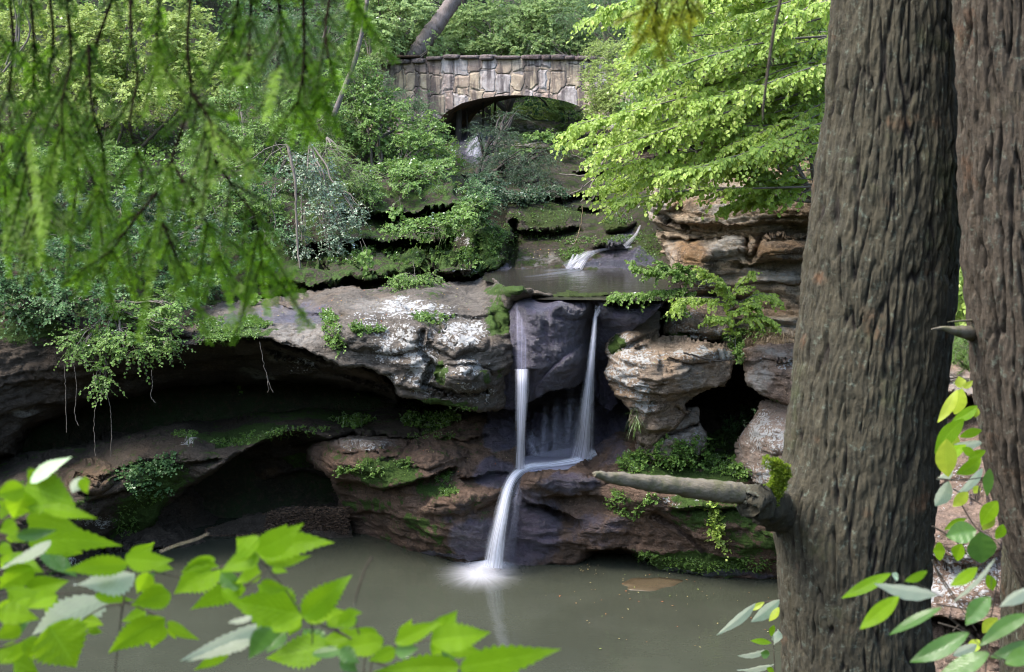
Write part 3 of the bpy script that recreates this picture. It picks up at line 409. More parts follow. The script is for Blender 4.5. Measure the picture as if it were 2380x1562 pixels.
# ================================================================== WATER
def water_mat(name, c, rough, bump, sc=(1, 1, 1), foam=None):
    N = NT(name); pos = N.n('NewGeometry').outputs['Position']
    col = N.mix(N.step(N.noise(pos, .35, 4, .6), .35, .65), c, tuple(q*.82 for q in c))
    if foam: col = N.mix(foam(N, pos), col, (.62, .62, .68))
    h = N.noise(N.map(pos, sc), 3.0, 3, .5)
    return N.done(N.n('BsdfPrincipled', {'Base Color': col, 'Roughness': rough, 'IOR': 1.33, 'Normal': N.n('Bump', {'Strength': bump, 'Distance': .05, 'Height': h})}))
FX, FY = P(1130, 1318, Yz(1130, 1318, 0))[:2]
def foam0(N, pos):
    s = N.n('SeparateXYZ', {0: pos}); dx = N.math('SUBTRACT', s.outputs[0], float(FX)-.1); dy = N.math('SUBTRACT', s.outputs[1], float(FY)-.35)
    r = N.math('SQRT', N.math('ADD', N.math('POWER', N.math('ABSOLUTE', N.math('MULTIPLY', dx, .8)), 2), N.math('POWER', N.math('ABSOLUTE', N.math('MULTIPLY', dy, .62)), 2)))
    an = N.math('ARCTAN2', dy, dx); cmb = N.n('CombineXYZ', {0: N.math('MULTIPLY', an, 2.5), 1: N.math('MULTIPLY', r, .8), 2: 0.0}).outputs[0]
    f = N.math('ADD', r, N.math('MULTIPLY', N.math('SUBTRACT', N.noise(cmb, 2.2, 3, .6), .5), .22))
    return N.math('MULTIPLY', N.math('POWER', N.step(f, .95, .0), 2.4), .7)
def sheet(name, x0, x1, y0, y1, z, mat, n=40, **k):
    a, b = np.meshgrid(np.linspace(x0, x1, n), np.linspace(y0, y1, n)); i = np.arange(n*n).reshape(n, n)
    return tag(mesh(name, np.stack([a, b, np.full(a.shape, z)], -1).reshape(-1, 3), np.stack([i[:-1, :-1], i[:-1, 1:], i[1:, 1:], i[1:, :-1]], -1).reshape(-1, 4), mat), kind='structure', **k)
M_pool = water_mat('pool_water', (.047, .051, .037), .11, .12, foam=foam0)
sheet('pool_water', -16, 12, 6, 33.5, 0.0, M_pool)
M_up = water_mat('upper_pool_water', (.035, .032, .028), .1, .12, sc=(1, 3, 1))
up = P([1150, 1142, 1180, 1300, 1400, 1530, 1545, 1500, 1420, 1380, 1300, 1200], [640, 655, 668, 685, 690, 692, 650, 630, 625, 625, 612, 612], 1.0)
upv = [P(a, b, Yz(a, b, 5.3)) for a, b in [(1120, 650), (1165, 662), (1215, 690), (1250, 696), (1330, 697), (1430, 698), (1570, 700), (1590, 640), (1540, 618), (1480, 612), (1400, 606), (1300, 600), (1200, 600), (1140, 606)]]
tag(mesh('upper_pool_water', upv, [np.array([list(range(len(upv)))])], M_up), kind='structure')
lb = [P(a, b, Yz(a, b, 1.93)) for a, b in [(1185, 1086), (1205, 1096), (1260, 1092), (1330, 1092), (1370, 1072), (1410, 1050), (1405, 1020), (1330, 1030), (1200, 1045)]]
# ================================================================== SURFACE PROBE
from mathutils.bvhtree import BVHTree
def _bvh():
    vs_, fs_, n = [], [], 0
    for o in list(SURF.values())+[bpy.data.objects['ground'], bpy.data.objects['upper_pool_water'], bpy.data.objects['pool_water']]:
        me = o.data; a = np.empty(len(me.vertices)*3, np.float32); me.vertices.foreach_get('co', a); vs_.append(a.reshape(-1, 3))
        me.calc_loop_triangles(); t = np.empty(len(me.loop_triangles)*3, np.int32); me.loop_triangles.foreach_get('vertices', t); fs_.append(t.reshape(-1, 3)+n); n += len(me.vertices)
    return BVHTree.FromPolygons(np.concatenate(vs_).tolist(), np.concatenate(fs_).tolist())
BVH = _bvh()
def hit(u, v):
    d = Vector(rays(u, v)); h = BVH.ray_cast(Vector((0, 0, CAMZ)), d.normalized())
    if h[0] is None: return P(u, v, 40.0), np.array([0, -1, 0.])
    nn = h[1] if h[1].dot(d) < 0 else -h[1]
    return np.array(h[0]), np.array(nn)
# ================================================================== FALLING WATER
def fall_mat(name, dens, fx=10.0, col=(.88, .87, .97)):
    N = NT(name); s, t = N.attr('s'), N.attr('t'); a = N.attr('dens')
    vec = N.n('CombineXYZ', {0: N.math('MULTIPLY', s, fx), 1: N.math('MULTIPLY', t, .35), 2: 0.0}).outputs[0]
    st = N.step(N.noise(vec, 1.0, 6, .7), .34, .70)
    wob = N.math('MULTIPLY', N.math('SUBTRACT', N.noise(N.n('CombineXYZ', {0: N.math('MULTIPLY', s, 2.0), 1: N.math('MULTIPLY', t, 1.5), 2: 0.0}).outputs[0], 1.0, 4, .6), .5), .30); sw = N.math('ADD', s, wob)
    edge = N.math('MULTIPLY', N.step(sw, .02, .32), N.step(sw, .98, .68))
    al = N.math('MULTIPLY', N.math('MULTIPLY', edge, a), N.math('ADD', N.math('MULTIPLY', st, .95), .18), clamp=True)
    al = N.math('MULTIPLY', al, dens, clamp=True)
    b = N.n('MixShader', {0: .35, 1: N.n('BsdfDiffuse', {0: col}), 2: N.n('BsdfTranslucent', {0: col})})
    return N.done(N.n('MixShader', {0: al, 1: N.n('BsdfTransparent'), 2: b}))
def ribbon(name, pts, mat, parent, depth=.05, off=0.0, nx=14, ns=10):
    """pts: (u, v, y, width in picture units, density)"""
    p = np.array([[*P(a, b, c), w_*px(c), d] for a, b, c, w_, d in pts]); q = curve(p, ns); c, wd, dn = q[:, :3], q[:, 3], q[:, 4]
    L = np.concatenate([[0], np.cumsum(np.linalg.norm(np.diff(c, axis=0), axis=1))])
    t = np.gradient(c, axis=0); t /= np.linalg.norm(t, axis=1)[:, None]
    tocam = np.array([0, 0, CAMZ])-c; tocam /= np.linalg.norm(tocam, axis=1)[:, None]
    side = np.cross(t, tocam); side /= np.linalg.norm(side, axis=1)[:, None]; nrm = np.cross(side, t)
    nrm *= np.sign((nrm*tocam).sum(1))[:, None]; side *= np.sign(side[:, :1]+1e-6)
    s = np.linspace(0, 1, nx); v = c[:, None]+side[:, None]*((s-.5)[None, :, None]*wd[:, None, None])+nrm[:, None]*((np.sin(s*math.pi)*depth*2+off)[None, :, None]*np.minimum(1, wd/.3)[:, None, None])
    m = len(c); i = np.arange(m*nx).reshape(m, nx); f = np.stack([i[:-1, :-1], i[:-1, 1:], i[1:, 1:], i[1:, :-1]], -1).reshape(-1, 4)
    return mesh(name, v.reshape(-1, 3), f, mat, parent, True, {'s': np.tile(s, m), 't': np.repeat(L, nx)+off*40, 'dens': np.repeat(dn, nx)})
M_f1 = fall_mat('falling_water', .85, 15); M_f2 = fall_mat('thin_water_film', .62, 7, (.5, .48, .62)); M_f3 = fall_mat('cascading_water', 1.0, 13, (.92, .92, .99)); M_veil = fall_mat('water_veil', .32, 3.5, (.7, .7, .85))
org = lambda *a: tuple(P(*a))
t = empty('waterfall', org(1212, 1078, 26.2), label='narrow silky strand of water dropping from the dark lip beside the big ledge', cat='waterfall', group='strands of the upper waterfall')
ribbon('water_film', [(1209, 704, 26.0, 30, .8), (1212, 760, 25.75, 34, 1), (1213, 815, 25.6, 34, 1), (1213, 862, 25.55, 34, .9)], M_f2, t, .01)
for k, (o_, w_) in enumerate(((0, 1.15), (.05, .8), (-.05, .6))):
    ribbon('water_curtain', [(1213, 858, 25.5-o_, 36*w_, 1.0), (1213, 900, 25.45-o_, 33*w_, 1.0), (1211, 980, 25.6-o_, 28*w_, .9), (1210, 1040, 25.9-o_, 26*w_, .9), (1209, 1088, 26.2-o_, 30*w_, 1.1)], M_f1, t, .008, .01*k)
t = empty('waterfall', org(1352, 1062, 27), label='widening silky strand of water falling through the groove beside the lichen boulder', cat='waterfall', group='strands of the upper waterfall')
for k, w_ in enumerate((1.2, .8, .5)):
    ribbon('water_curtain', [(1388, 708, 26.3, 10, .5), (1384, 735, 26.15-.04*k, 11*w_, 1.0), (1378, 800, 26.0-.04*k, 16*w_, .9), (1370, 880, 26.0-.04*k, 26*w_, .7), (1362, 970, 26.3-.04*k, 42*w_, .65), (1356, 1030, 26.7-.04*k, 52*w_, .9), (1350, 1068, 27.0-.04*k, 62*w_, 1.15)], M_f1, t, .008, .01*k)
ribbon('water_film', [(1410, 703, 26.0, 12, .4), (1396, 715, 26.0, 16, .8), (1385, 735, 26.05, 10, .9)], M_f1, t, .01)
for a, b, c, w_ in ((1294, 925, 1290, 40), (1328, 900, 1318, 54), (1268, 940, 1262, 30), (1240, 1000, 1250, 44)):
    v_ = empty('water_veil', org(c, 1060, 27.3), label={1294: 'faint veil of water on the recessed wall between the two strands', 1328: 'pale veil of water just left of the widening strand', 1268: 'thin short veil of water right of the narrow strand', 1240: 'low veil of spray at the foot of the narrow strand'}[a], cat='waterfall')
    ribbon('water_curtain', [(a, b, 27.6, w_*.6, .3), (a-2, (b+1060)/2, 27.4, w_, 1), (c, 1062, 27.2, w_*1.3, .8)], M_veil, v_, .03)
t = empty('lower_waterfall', org(1140, 1312, 26), label='white silky lower fall curving over the brown ledge into the pool', cat='waterfall')
basin = [P(a, b, Yz(a, b, 1.89)) for a, b in [(1206, 1094), (1215, 1099), (1250, 1095), (1300, 1093), (1335, 1089), (1372, 1070), (1390, 1050), (1392, 1035), (1340, 1038), (1270, 1050), (1212, 1064)]]
M_bas = water_mat('ledge_water', (.34, .33, .42), .25, .2)
mesh('ledge_pool', basin, [np.array([list(range(len(basin)))])], M_bas, t)
for k, w_ in enumerate((1.1, .75, .45)):
    ribbon('water_curtain', [(1385, 1052, 27.0, 26*w_, .5), (1340, 1070, 26.85, 24*w_, 1), (1280, 1080, 26.65, 20*w_, .8), (1232, 1086, 26.45-.03*k, 26*w_, 1.1), (1200, 1103, 26.2-.04*k, 30*w_, 1.1), (1180, 1140, 25.95-.05*k, 34*w_, .9), (1166, 1200, 25.75-.05*k, 42*w_, .8), (1154, 1260, 25.7-.05*k, 52*w_, .8), (1146, 1318, 25.75-.05*k, 62*w_, .95)], M_f3, t, .012, .012*k, nx=18)
ribbon('water_film', [(1222, 1100, 26.2, 16, .5), (1204, 1140, 25.95, 26, .8), (1196, 1200, 25.8, 30, .6), (1186, 1270, 25.8, 40, .5), (1180, 1316, 25.8, 44, .4)], M_veil, t, .02)
# low mound of spray where it lands
N = NT('spray_foam'); a = N.attr('dens'); pos = N.n('NewGeometry').outputs['Position']
al = N.math('MULTIPLY', N.math('POWER', a, 1.5), N.math('ADD', N.math('MULTIPLY', N.noise(pos, 6, 4, .7), .7), .6), clamp=True)
N.done(N.n('MixShader', {0: al, 1: N.n('BsdfTransparent'), 2: N.n('BsdfDiffuse', {0: (.85, .85, .93)})}))
th, rr = np.meshgrid(np.linspace(0, 2*math.pi, 49), np.linspace(0, 1, 14)); c0 = P(1132, 1322, Yz(1132, 1322, 0))
mx = c0[0]+rr*np.cos(th)*(.72+.1*np.sin(th*3)); my = c0[1]+rr*np.sin(th)*(.85+.08*np.sin(th*5)); mz = .02+.16*(1-rr)**2
i = np.arange(mx.size).reshape(mx.shape)
mesh('spray', np.stack([mx, my, mz], -1).reshape(-1, 3), np.stack([i[:-1, :-1], i[:-1, 1:], i[1:, 1:], i[1:, :-1]], -1).reshape(-1, 4), N.m, t, True, {'dens': ((1-rr)**1.3).ravel()})
# little cascade feeding the upper pool
t = empty('small_cascade', org(1330, 622, 30), label='little white cascade sliding off the dark wet rock into the upper pool', cat='cascade')
def onrock(pts, lift=.12):
    o = []
    for a, b, w_, d in pts: h, _ = hit(a, b); o.append((a, b, h[1]-lift, w_, d))
    return o
ribbon('water_curtain', onrock([(1488, 524, 6, .8), (1478, 545, 9, 1), (1466, 560, 14, .9), (1452, 574, 18, .6)]), M_f1, t, .02)
ribbon('water_curtain', onrock([(1470, 574, 8, .5), (1440, 576, 8, .8), (1410, 579, 9, 1), (1385, 585, 12, 1), (1368, 594, 18, 1)]), M_f1, t, .02)
for a, b, w_ in ((1368, 1346, 16), (1358, 1336, 12), (1343, 1324, 10), (1333, 1318, 8)):
    ribbon('water_curtain', onrock([(a, 592, w_*.8, .9), ((a+b)/2, 608, w_, 1), (b, 626, w_*1.3, 1)], .18), M_f1, t, .02)
ribbon('water_curtain', onrock([(1380, 586, 14, .6), (1366, 592, 24, .9), (1348, 606, 34, .9), (1328, 622, 44, 1.0), (1312, 630, 50, .7)], .22), M_f1, t, .03)
ribbon('water_curtain', onrock([(1500, 560, 8, .4), (1480, 585, 10, .5), (1470, 610, 12, .4), (1460, 628, 14, .4)], .1), M_veil, t, .02)
for s_ in ([(1350, 627, 8, .9), (1310, 632, 10, .8), (1270, 638, 8, .5), (1220, 644, 5, .2)], [(1330, 624, 6, .8), (1290, 628, 7, .5), (1260, 630, 4, .2)]):
    ribbon('water_film', [(a, b, float(Yz(a, b, 5.33)), w_, d) for a, b, w_, d in s_], M_f1, t, .002)

t = empty('stream_rapid', org(1110, 360, 41), label='white rapid of the stream glimpsed under the left side of the arch', cat='cascade')
ribbon('water_curtain', onrock([(1120, 300, 24, .4), (1112, 320, 34, .6), (1102, 345, 44, .6), (1098, 368, 34, .4)], .3), M_f1, t, .03)
# ================================================================== STONE FOOTBRIDGE
BA = R(20); Bn = np.array([-math.sin(BA), -math.cos(BA), 0]); Bx = np.array([math.cos(BA), -math.sin(BA), 0]); B0 = P(1200, 180, 42.0)
def Bp(u, v):
    d = rays(u, v); c = np.array([0, 0, CAMZ]); s = ((B0-c)@Bn)/(d@Bn); return c+d*np.asarray(s)[..., None]
N = NT('bridge_stone'); tc = N.n('TexCoord').outputs['Object']
warp = N.n('VectorMath', {0: tc, 1: N.n('VectorMath', {0: N.noise(tc, 2.0, 3, .6, 'Color'), 3: .22}, operation='SCALE').outputs[0]}, operation='ADD').outputs[0]
mp = N.map(warp, (2.5, 1.0, 1.7))
vo = N.n('TexVoronoi', {'Scale': 1.0, 'Randomness': .6}, distance='CHEBYCHEV'); N.set(vo.inputs['Vector'], mp)
v2 = N.n('TexVoronoi', {'Scale': 1.0, 'Randomness': .6}, distance='CHEBYCHEV', feature='F2'); N.set(v2.inputs['Vector'], mp)
ed_ = N.math('SUBTRACT', v2.outputs['Distance'], vo.outputs['Distance'])
rc = N.n('SeparateColor', {0: vo.outputs['Color']}).outputs[0]
c = N.mix(N.step(rc, .1, .9), (.34, .245, .205), (.47, .38, .27)); c = N.mix(N.step(N.n('SeparateColor', {0: vo.outputs['Color']}).outputs[1], .55, .75), c, (.44, .39, .38))
c = N.mix(N.math('MULTIPLY', N.step(N.noise(tc, 5, 6, .7), .4, .7), .6), c, (.12, .085, .08))
c = N.mix(N.math('MULTIPLY', N.step(N.noise(N.map(tc, (3.2, 3, .35)), 1.3, 4, .6), .46, .62), .8), c, (.06, .045, .05))
c = N.mix(N.math('MULTIPLY', N.step(N.noise(tc, 16, 4, .7), .6, .7), .7), c, (.6, .56, .5))
mort = N.step(N.math('ADD', ed_, N.math('MULTIPLY', N.noise(tc, 12, 4, .7), .06)), .075, .045); c = N.mix(N.math('MULTIPLY', mort, .45), c, (.20, .165, .15))
hh = N.math('ADD', N.math('MULTIPLY', N.step(ed_, .0, .14), .6), N.math('MULTIPLY', N.noise(tc, 9, 5, .7), .5))
M_bs = N.done(N.n('BsdfPrincipled', {'Base Color': c, 'Roughness': .9, 'Normal': N.n('Bump', {'Strength': .9, 'Distance': .08, 'Height': hh})}))
M_cop = rock_mat('coping_stone', (.16, .13, .125), (.10, .08, .08), c3=(.12, .08, .08)); 
br = empty('stone_bridge', tuple(Bp(1200, 240)), label='arched stone footbridge of brown and buff blocks over the stream', cat='bridge')
us = np.linspace(820, 1480, 90); top = np.interp(us, [820, 890, 975, 985, 1050, 1360, 1420], [160, 149, 143, 139, 134, 137, 140])
arch = np.interp(us, [820, 960, 1004, 1035, 1073, 1115, 1159, 1195, 1228, 1275, 1317, 1345, 1375, 1420], [330, 330, 300, 262, 240, 229, 223, 221, 222, 227, 236, 246, 268, 300])
W_ = 2.7; nz = 10; g = Geo(); tt = np.linspace(0, 1, nz)
F = Bp(us[None]+0*tt[:, None], top[None]*(1-tt[:, None])+arch[None]*tt[:, None]); F = F+Bn*(.02*fbm(F*3, 3))[..., None]
i = np.arange(F[..., 0].size).reshape(nz, len(us)); q = np.stack([i[:-1, :-1], i[1:, :-1], i[1:, 1:], i[:-1, 1:]], -1).reshape(-1, 4)
g.add(F.reshape(-1, 3), q); Bk = F-Bn*W_; g.add(Bk.reshape(-1, 3), q[:, ::-1])
bridge_wall = g.out('wall', M_bs, br)
# vault (underside) and the roadway
M_vault = rock_mat('vault_stone', (.14, .10, .08), (.09, .07, .055), strata=.3)
a, b = F[-1], Bk[-1]; n = len(us); fq = np.array([[k, k+1, n+k+1, n+k] for k in range(n-1)])
dep = np.linspace(0, 1, 8); vv = a[None]*(1-dep[:, None, None])+b[None]*dep[:, None, None]; vv[..., 2] += .03*fbm(vv*4, 3)*(np.sin(dep*math.pi)[:, None]); j = np.arange(8*n).reshape(8, n)
mesh('vault', vv.reshape(-1, 3), np.stack([j[:-1, :-1], j[1:, :-1], j[1:, 1:], j[:-1, 1:]], -1).reshape(-1, 4), M_vault, br)
a, b = F[0].copy(), Bk[0].copy(); a[:, 2] -= .35; b[:, 2] -= .35; mesh('walkway', np.concatenate([a, b]), fq, M_vault, br)
rs = RS(5)
def stone(name, c, sx, sy, sz, ax, mat, parent, seed, rough=.1):
    th_, ph = np.meshgrid(np.linspace(0, 2*math.pi, 20, endpoint=False), np.linspace(-math.pi/2, math.pi/2, 11)); pw = .45
    f_ = lambda q: np.sign(q)*np.abs(q)**pw
    x, y, z = f_(np.cos(ph))*f_(np.cos(th_)), f_(np.cos(ph))*f_(np.sin(th_)), f_(np.sin(ph)); p = np.stack([x, y, z], -1)
    p = p*(1+rough*fbm(p*1.3+seed*3.1, 3)[..., None])*np.array([sx, sy, sz])
    w__ = np.array(c)+p[..., :1]*ax[0]+p[..., 1:2]*ax[1]+p[..., 2:]*np.array([0, 0, 1.])
    i = np.arange(220).reshape(11, 20); i2 = np.roll(i, -1, 1)
    return mesh(name, w__.reshape(-1, 3), np.stack([i[:-1], i2[:-1], i2[1:], i[1:]], -1).reshape(-1, 4), mat, parent)
u_ = 884.0; k = 0
while u_ < 1400:
    wd = rs.uniform(22, 62); cu = u_+wd/2; tv = np.interp(cu, [820, 890, 975, 985, 1050, 1360, 1420], [160, 149, 143, 139, 134, 137, 140])
    c = Bp(cu, tv-rs.uniform(1, 3.5))-Bn*.12; stone('coping_stone', c, wd*.5*px(42)*1.04, .24+rs.uniform(0, .05), rs.uniform(.05, .085), (Bx, Bn), M_cop, br, k); u_ += wd; k += 1
    c = Bp(cu, tv-2)-Bn*(W_-.1)
for s_, (a, b) in enumerate(((905, 145), (950, 133))):
    pass
M_wood = NT('weathered_wood'); tc = M_wood.n('TexCoord').outputs['Object']
cc = M_wood.mix(M_wood.noise(M_wood.map(tc, (1, 1, 14)), 3, 4, .6), (.42, .36, .25), (.60, .54, .40)); M_wood = M_wood.done(M_wood.n('BsdfPrincipled', {'Base Color': cc, 'Roughness': .8}))
M_dw = NT('dark_wood'); M_dw = M_dw.done(M_dw.n('BsdfPrincipled', {'Base Color': (.06, .045, .035), 'Roughness': .9}))
def box(name, c, hx, hy, hz, mat, parent=None, ax=(np.array([1., 0, 0]), np.array([0, 1., 0])), bev=.01):
    v = []; f = []
    s = np.array([[x, y, z] for x in (-1, 1) for y in (-1, 1) for z in (-1, 1)], float)
    for d in range(3):
        for sg in (-1, 1):
            idx = [k for k in range(8) if s[k, d] == sg]; o = [idx[0], idx[1], idx[3], idx[2]]; n0 = len(v)
            for k in o:
                p = s[k]*np.array([hx, hy, hz]); q = [0, 1, 2]; q.remove(d)
                for e in q: p[e] -= np.sign(p[e])*bev
                v.append(p)
            f.append([n0, n0+1, n0+2, n0+3] if (sg > 0) == (d != 1) else [n0+3, n0+2, n0+1, n0])
    v = np.array(v); v = np.array(c)+v[:, :1]*ax[0]+v[:, 1:2]*ax[1]+v[:, 2:]*np.array([0, 0, 1.])
    key = {}
    # bevel strips
    me_f = [f]; vv = v
    from itertools import product
    ed = []
    for a_ in range(6):
        for b_ in range(a_+1, 6):
            if a_//2 == b_//2: continue
            A = range(a_*4, a_*4+4); B = range(b_*4, b_*4+4); near = sorted(((np.linalg.norm(vv[i]-vv[j]), i, j) for i, j in product(A, B)))[:2]
            ed.append([near[0][1], near[1][1], near[1][2], near[0][2]])
    return mesh(name, vv, np.array(f+ed), mat, parent, False)
rl = empty('wooden_bench', org(897, 124, 45), label='pale plank bench back standing behind the left end of the bridge', cat='bench')
for dv in (111.5, 119.5): box('backrest_plank', P(897, dv, 45), 31*px(45), .03, 3.6*px(45), M_wood, rl)
for du in (862, 931): box('post', P(du, 117, 45.1), 4*px(45), .05, 13*px(45), M_dw, rl)
box('seat', P(897, 126, 44.7), 31*px(45), .2, .03, M_wood, rl)
stone('stone_slab', P(947, 132, 43.4), 34*px(43), .35, .045, (Bx, Bn), M_low, None, 3); tag(bpy.data.objects['stone_slab'], label='flat reddish stone slab at the left end of the bridge parapet', cat='stone slab')
# ================================================================== TREES IN FRONT
def bark_mat(name, c1, c2, fis=(.018, .013, .010), lich=(.20, .25, .20), mossy=.3):
    N = NT(name); pos = N.n('NewGeometry').outputs['Position']; h0 = N.attr('ridge')
    mid = N.noise(N.map(pos, (1, 1, .3)), 26, 6, .7); fin = N.noise(N.map(pos, (1, 1, .5)), 80, 5, .7)
    c = N.mix(N.step(mid, .3, .7), c1, c2); c = N.mix(N.math('MULTIPLY', N.step(fin, .5, .75), .5), c, tuple(q*1.9 for q in c2))
    c = N.mix(N.math('MULTIPLY', N.step(N.noise(pos, 34, 7, .75), .55, .66), .38), c, lich)
    c = N.mix(N.math('MULTIPLY', N.step(N.noise(pos, 4, 6, .7), .56, .72), mossy), c, (.06, .085, .02))
    c = N.mix(N.math('MULTIPLY', N.step(N.noise(pos, 6, 4, .6), .6, .75), .5), c, (.20, .10, .05))
    c = N.mix(N.step(h0, .42, .18), c, fis)
    h = N.math('ADD', N.math('MULTIPLY', mid, .6), N.math('MULTIPLY', fin, .4))
    return N.done(N.n('BsdfPrincipled', {'Base Color': c, 'Roughness': .92, 'Normal': N.n('Bump', {'Strength': 1, 'Distance': .022, 'Height': h})}))
M_bark = bark_mat('bark_tall_tree', (.027, .024, .015), (.060, .051, .031))
M_bark2 = bark_mat('bark_leaning_tree', (.034, .026, .018), (.070, .053, .037), mossy=.15)
def big_trunk(parent, prof, y, mat, ridge=.022, knots=(), seed=0, nth=420, nz=620):
    """prof: (v, left u, right u)"""
    prof = np.array(prof, float); vv = np.linspace(prof[0, 0], prof[-1, 0], nz); l = np.interp(vv, prof[:, 0], prof[:, 1]); r = np.interp(vv, prof[:, 0], prof[:, 2])
    k = np.ones(25)/25; l = np.convolve(np.pad(l, 12, 'edge'), k, 'valid'); r = np.convolve(np.pad(r, 12, 'edge'), k, 'valid')
    C = P((l+r)/2, vv, y); rad = (r-l)/2*px(y)*np.sqrt(1+0*vv); th = np.linspace(0, 2*math.pi, nth, endpoint=False)
    z = C[:, 2]; arc = th[None]*rad[:, None]*1.0; X = np.stack([np.cos(th)[None]*.21+0*z[:, None], np.sin(th)[None]*.21+0*z[:, None], z[:, None]+0*th[None]], -1)
    wob = fbm(X*np.array([3, 3, 1.6])+seed, 3)*.10
    q = X*np.array([1, 1, .0])*27+np.stack([wob*1.6, wob*1.6, X[..., 2]*2.6], -1)*np.array([1, 1, 1])+seed*3
    n1 = np.abs(noise(q)); n2 = np.abs(noise(q*np.array([1.9, 1.9, 2.6])+7)); n3 = fbm(X*np.array([60, 60, 16]), 3)
    rg = np.clip(n1*2.2, 0, 1)**.6*.7+np.clip(n2*2.2, 0, 1)**.7*.3
    d = (np.minimum(rg, .50+.12*noise(X*np.array([9, 9, 5])))-.5)*ridge*2.4+n3*.004+np.abs(noise(q*np.array([3.1, 3.1, 5])+3))*.011+fbm(X*np.array([2, 2, 1.2])+seed+5, 3)*.012
    for ku, kv, kr, kh in knots:
        kc = P(ku, kv, y-.12); S = C[:, None]+np.stack([np.cos(th)[None]*rad[:, None], np.sin(th)[None]*rad[:, None], 0*arc], -1)
        d = d+kh*np.exp(-(np.linalg.norm(S-kc, axis=2)/kr)**2)
    V_ = C[:, None]+np.stack([np.cos(th)[None]*(rad[:, None]+d), np.sin(th)[None]*(rad[:, None]+d), 0*arc], -1)
    i = np.arange(nz*nth).reshape(nz, nth); j = np.roll(i, -1, 1)
    return mesh('trunk', V_.reshape(-1, 3), np.stack([i[:-1], i[1:], j[1:], j[:-1]], -1).reshape(-1, 4), mat, parent, True, {'ridge': rg.ravel()})
T1 = empty('tall_tree', org(1990, 1900, 4.5), label='tall dark furrowed trunk with a broken mossy branch stub', cat='tree')
big_trunk(T1, [(-420, 1985, 2225), (0, 1942, 2226), (300, 1915, 2232), (500, 1886, 2230), (700, 1862, 2212), (900, 1843, 2192), (1100, 1818, 2180), (1160, 1808, 2176), (1220, 1800, 2172), (1300, 1804, 2170), (1562, 1812, 2170), (2000, 1790, 2200), (2300, 1740, 2260)], 4.5, M_bark, seed=1, knots=[(1798, 1185, .09, .055)])
T2 = empty('leaning_tree', org(2560, 1700, 4.1), label='thick reddish brown trunk leaning away at the edge of the view', cat='tree')
big_trunk(T2, [(-420, 2215, 2500), (0, 2228, 2525), (300, 2232, 2545), (520, 2241, 2560), (760, 2254, 2580), (900, 2264, 2592), (1036, 2283, 2610), (1164, 2311, 2640), (1301, 2349, 2680), (1400, 2395, 2715), (1562, 2440, 2760), (2100, 2520, 2900)], 4.1, M_bark2, seed=9, ridge=.03)
T3 = empty('mossy_tree', org(2420, 1750, 5.6), label='lichen grey trunk foot half hidden behind the glossy leaves', cat='tree')
big_trunk(T3, [(-420, 2500, 2620), (200, 2450, 2600), (1340, 2330, 2560), (1562, 2322, 2570), (1900, 2310, 2590)], 5.6, M_bark, seed=14, nth=260, nz=360)
def leafless(parent, name, pts, mat, n=10, rough=.0, seed=0):
    c = curve(np.array([[*P(a, b, y), r*px(y)] for a, b, y, r in pts]), n); g = Geo(); tube(g, c[:, :3], c[:, 3], 14)
    v = np.concatenate(g.v); 
    if rough: cc = v+0; an = np.array([7, 40, 40]); v = v+rough*np.stack([fbm(cc*an+seed, 3), fbm(cc*an+seed+9, 4), fbm(cc*an+seed+5, 4)], -1)
    return mesh(name, v, [np.concatenate(x) for x in g.f.values()], mat, parent, True, {'ridge': np.full(len(v), .6)})
N = NT('dead_branch_wood'); pos = N.n('NewGeometry'); up_ = N.n('SeparateXYZ', {0: pos.outputs['Normal']}).outputs[2]; pp = pos.outputs['Position']
c = N.mix(N.noise(N.map(pp, (.25, 1, 1)), 60, 6, .7), (.07, .055, .032), (.26, .225, .17)); c = N.mix(N.math('MULTIPLY', N.step(N.noise(pp, 22, 5, .7), .45, .62), .55), c, (.09, .095, .03))
M_db = N.done(N.n('BsdfPrincipled', {'Base Color': c, 'Roughness': .95, 'Normal': N.n('Bump', {'Strength': 1, 'Distance': .01, 'Height': N.noise(N.map(pp, (.3, 1, 1)), 70, 5, .7)})}))
bb = leafless(T1, 'broken_branch', [(1379, 1104, 3.9, 5), (1400, 1106, 3.93, 11), (1450, 1114, 3.98, 17), (1560, 1129, 4.08, 22), (1680, 1143, 4.18, 26), (1735, 1151, 4.25, 27), (1800, 1175, 4.4, 34)], M_db, 20, .0045, 3)
leafless(T1, 'branch_collar', [(1734, 1166, 4.18, 8), (1744, 1164, 4.2, 34), (1770, 1168, 4.28, 40), (1810, 1184, 4.42, 50), (1850, 1200, 4.5, 50)], M_bark, 12, .022, 5)
leafless(T2, 'twig_stub', [(2164, 766, 3.95, 1.5), (2190, 764, 3.98, 5), (2215, 768, 4.0, 10), (2240, 772, 4.05, 15), (2270, 778, 4.15, 20)], M_db, 10, .002, 6)
leafless(T2, 'twig_stub', [(2203, 748, 4.0, 1.0), (2230, 746, 4.03, 2), (2262, 745, 4.1, 3)], M_db, 8)
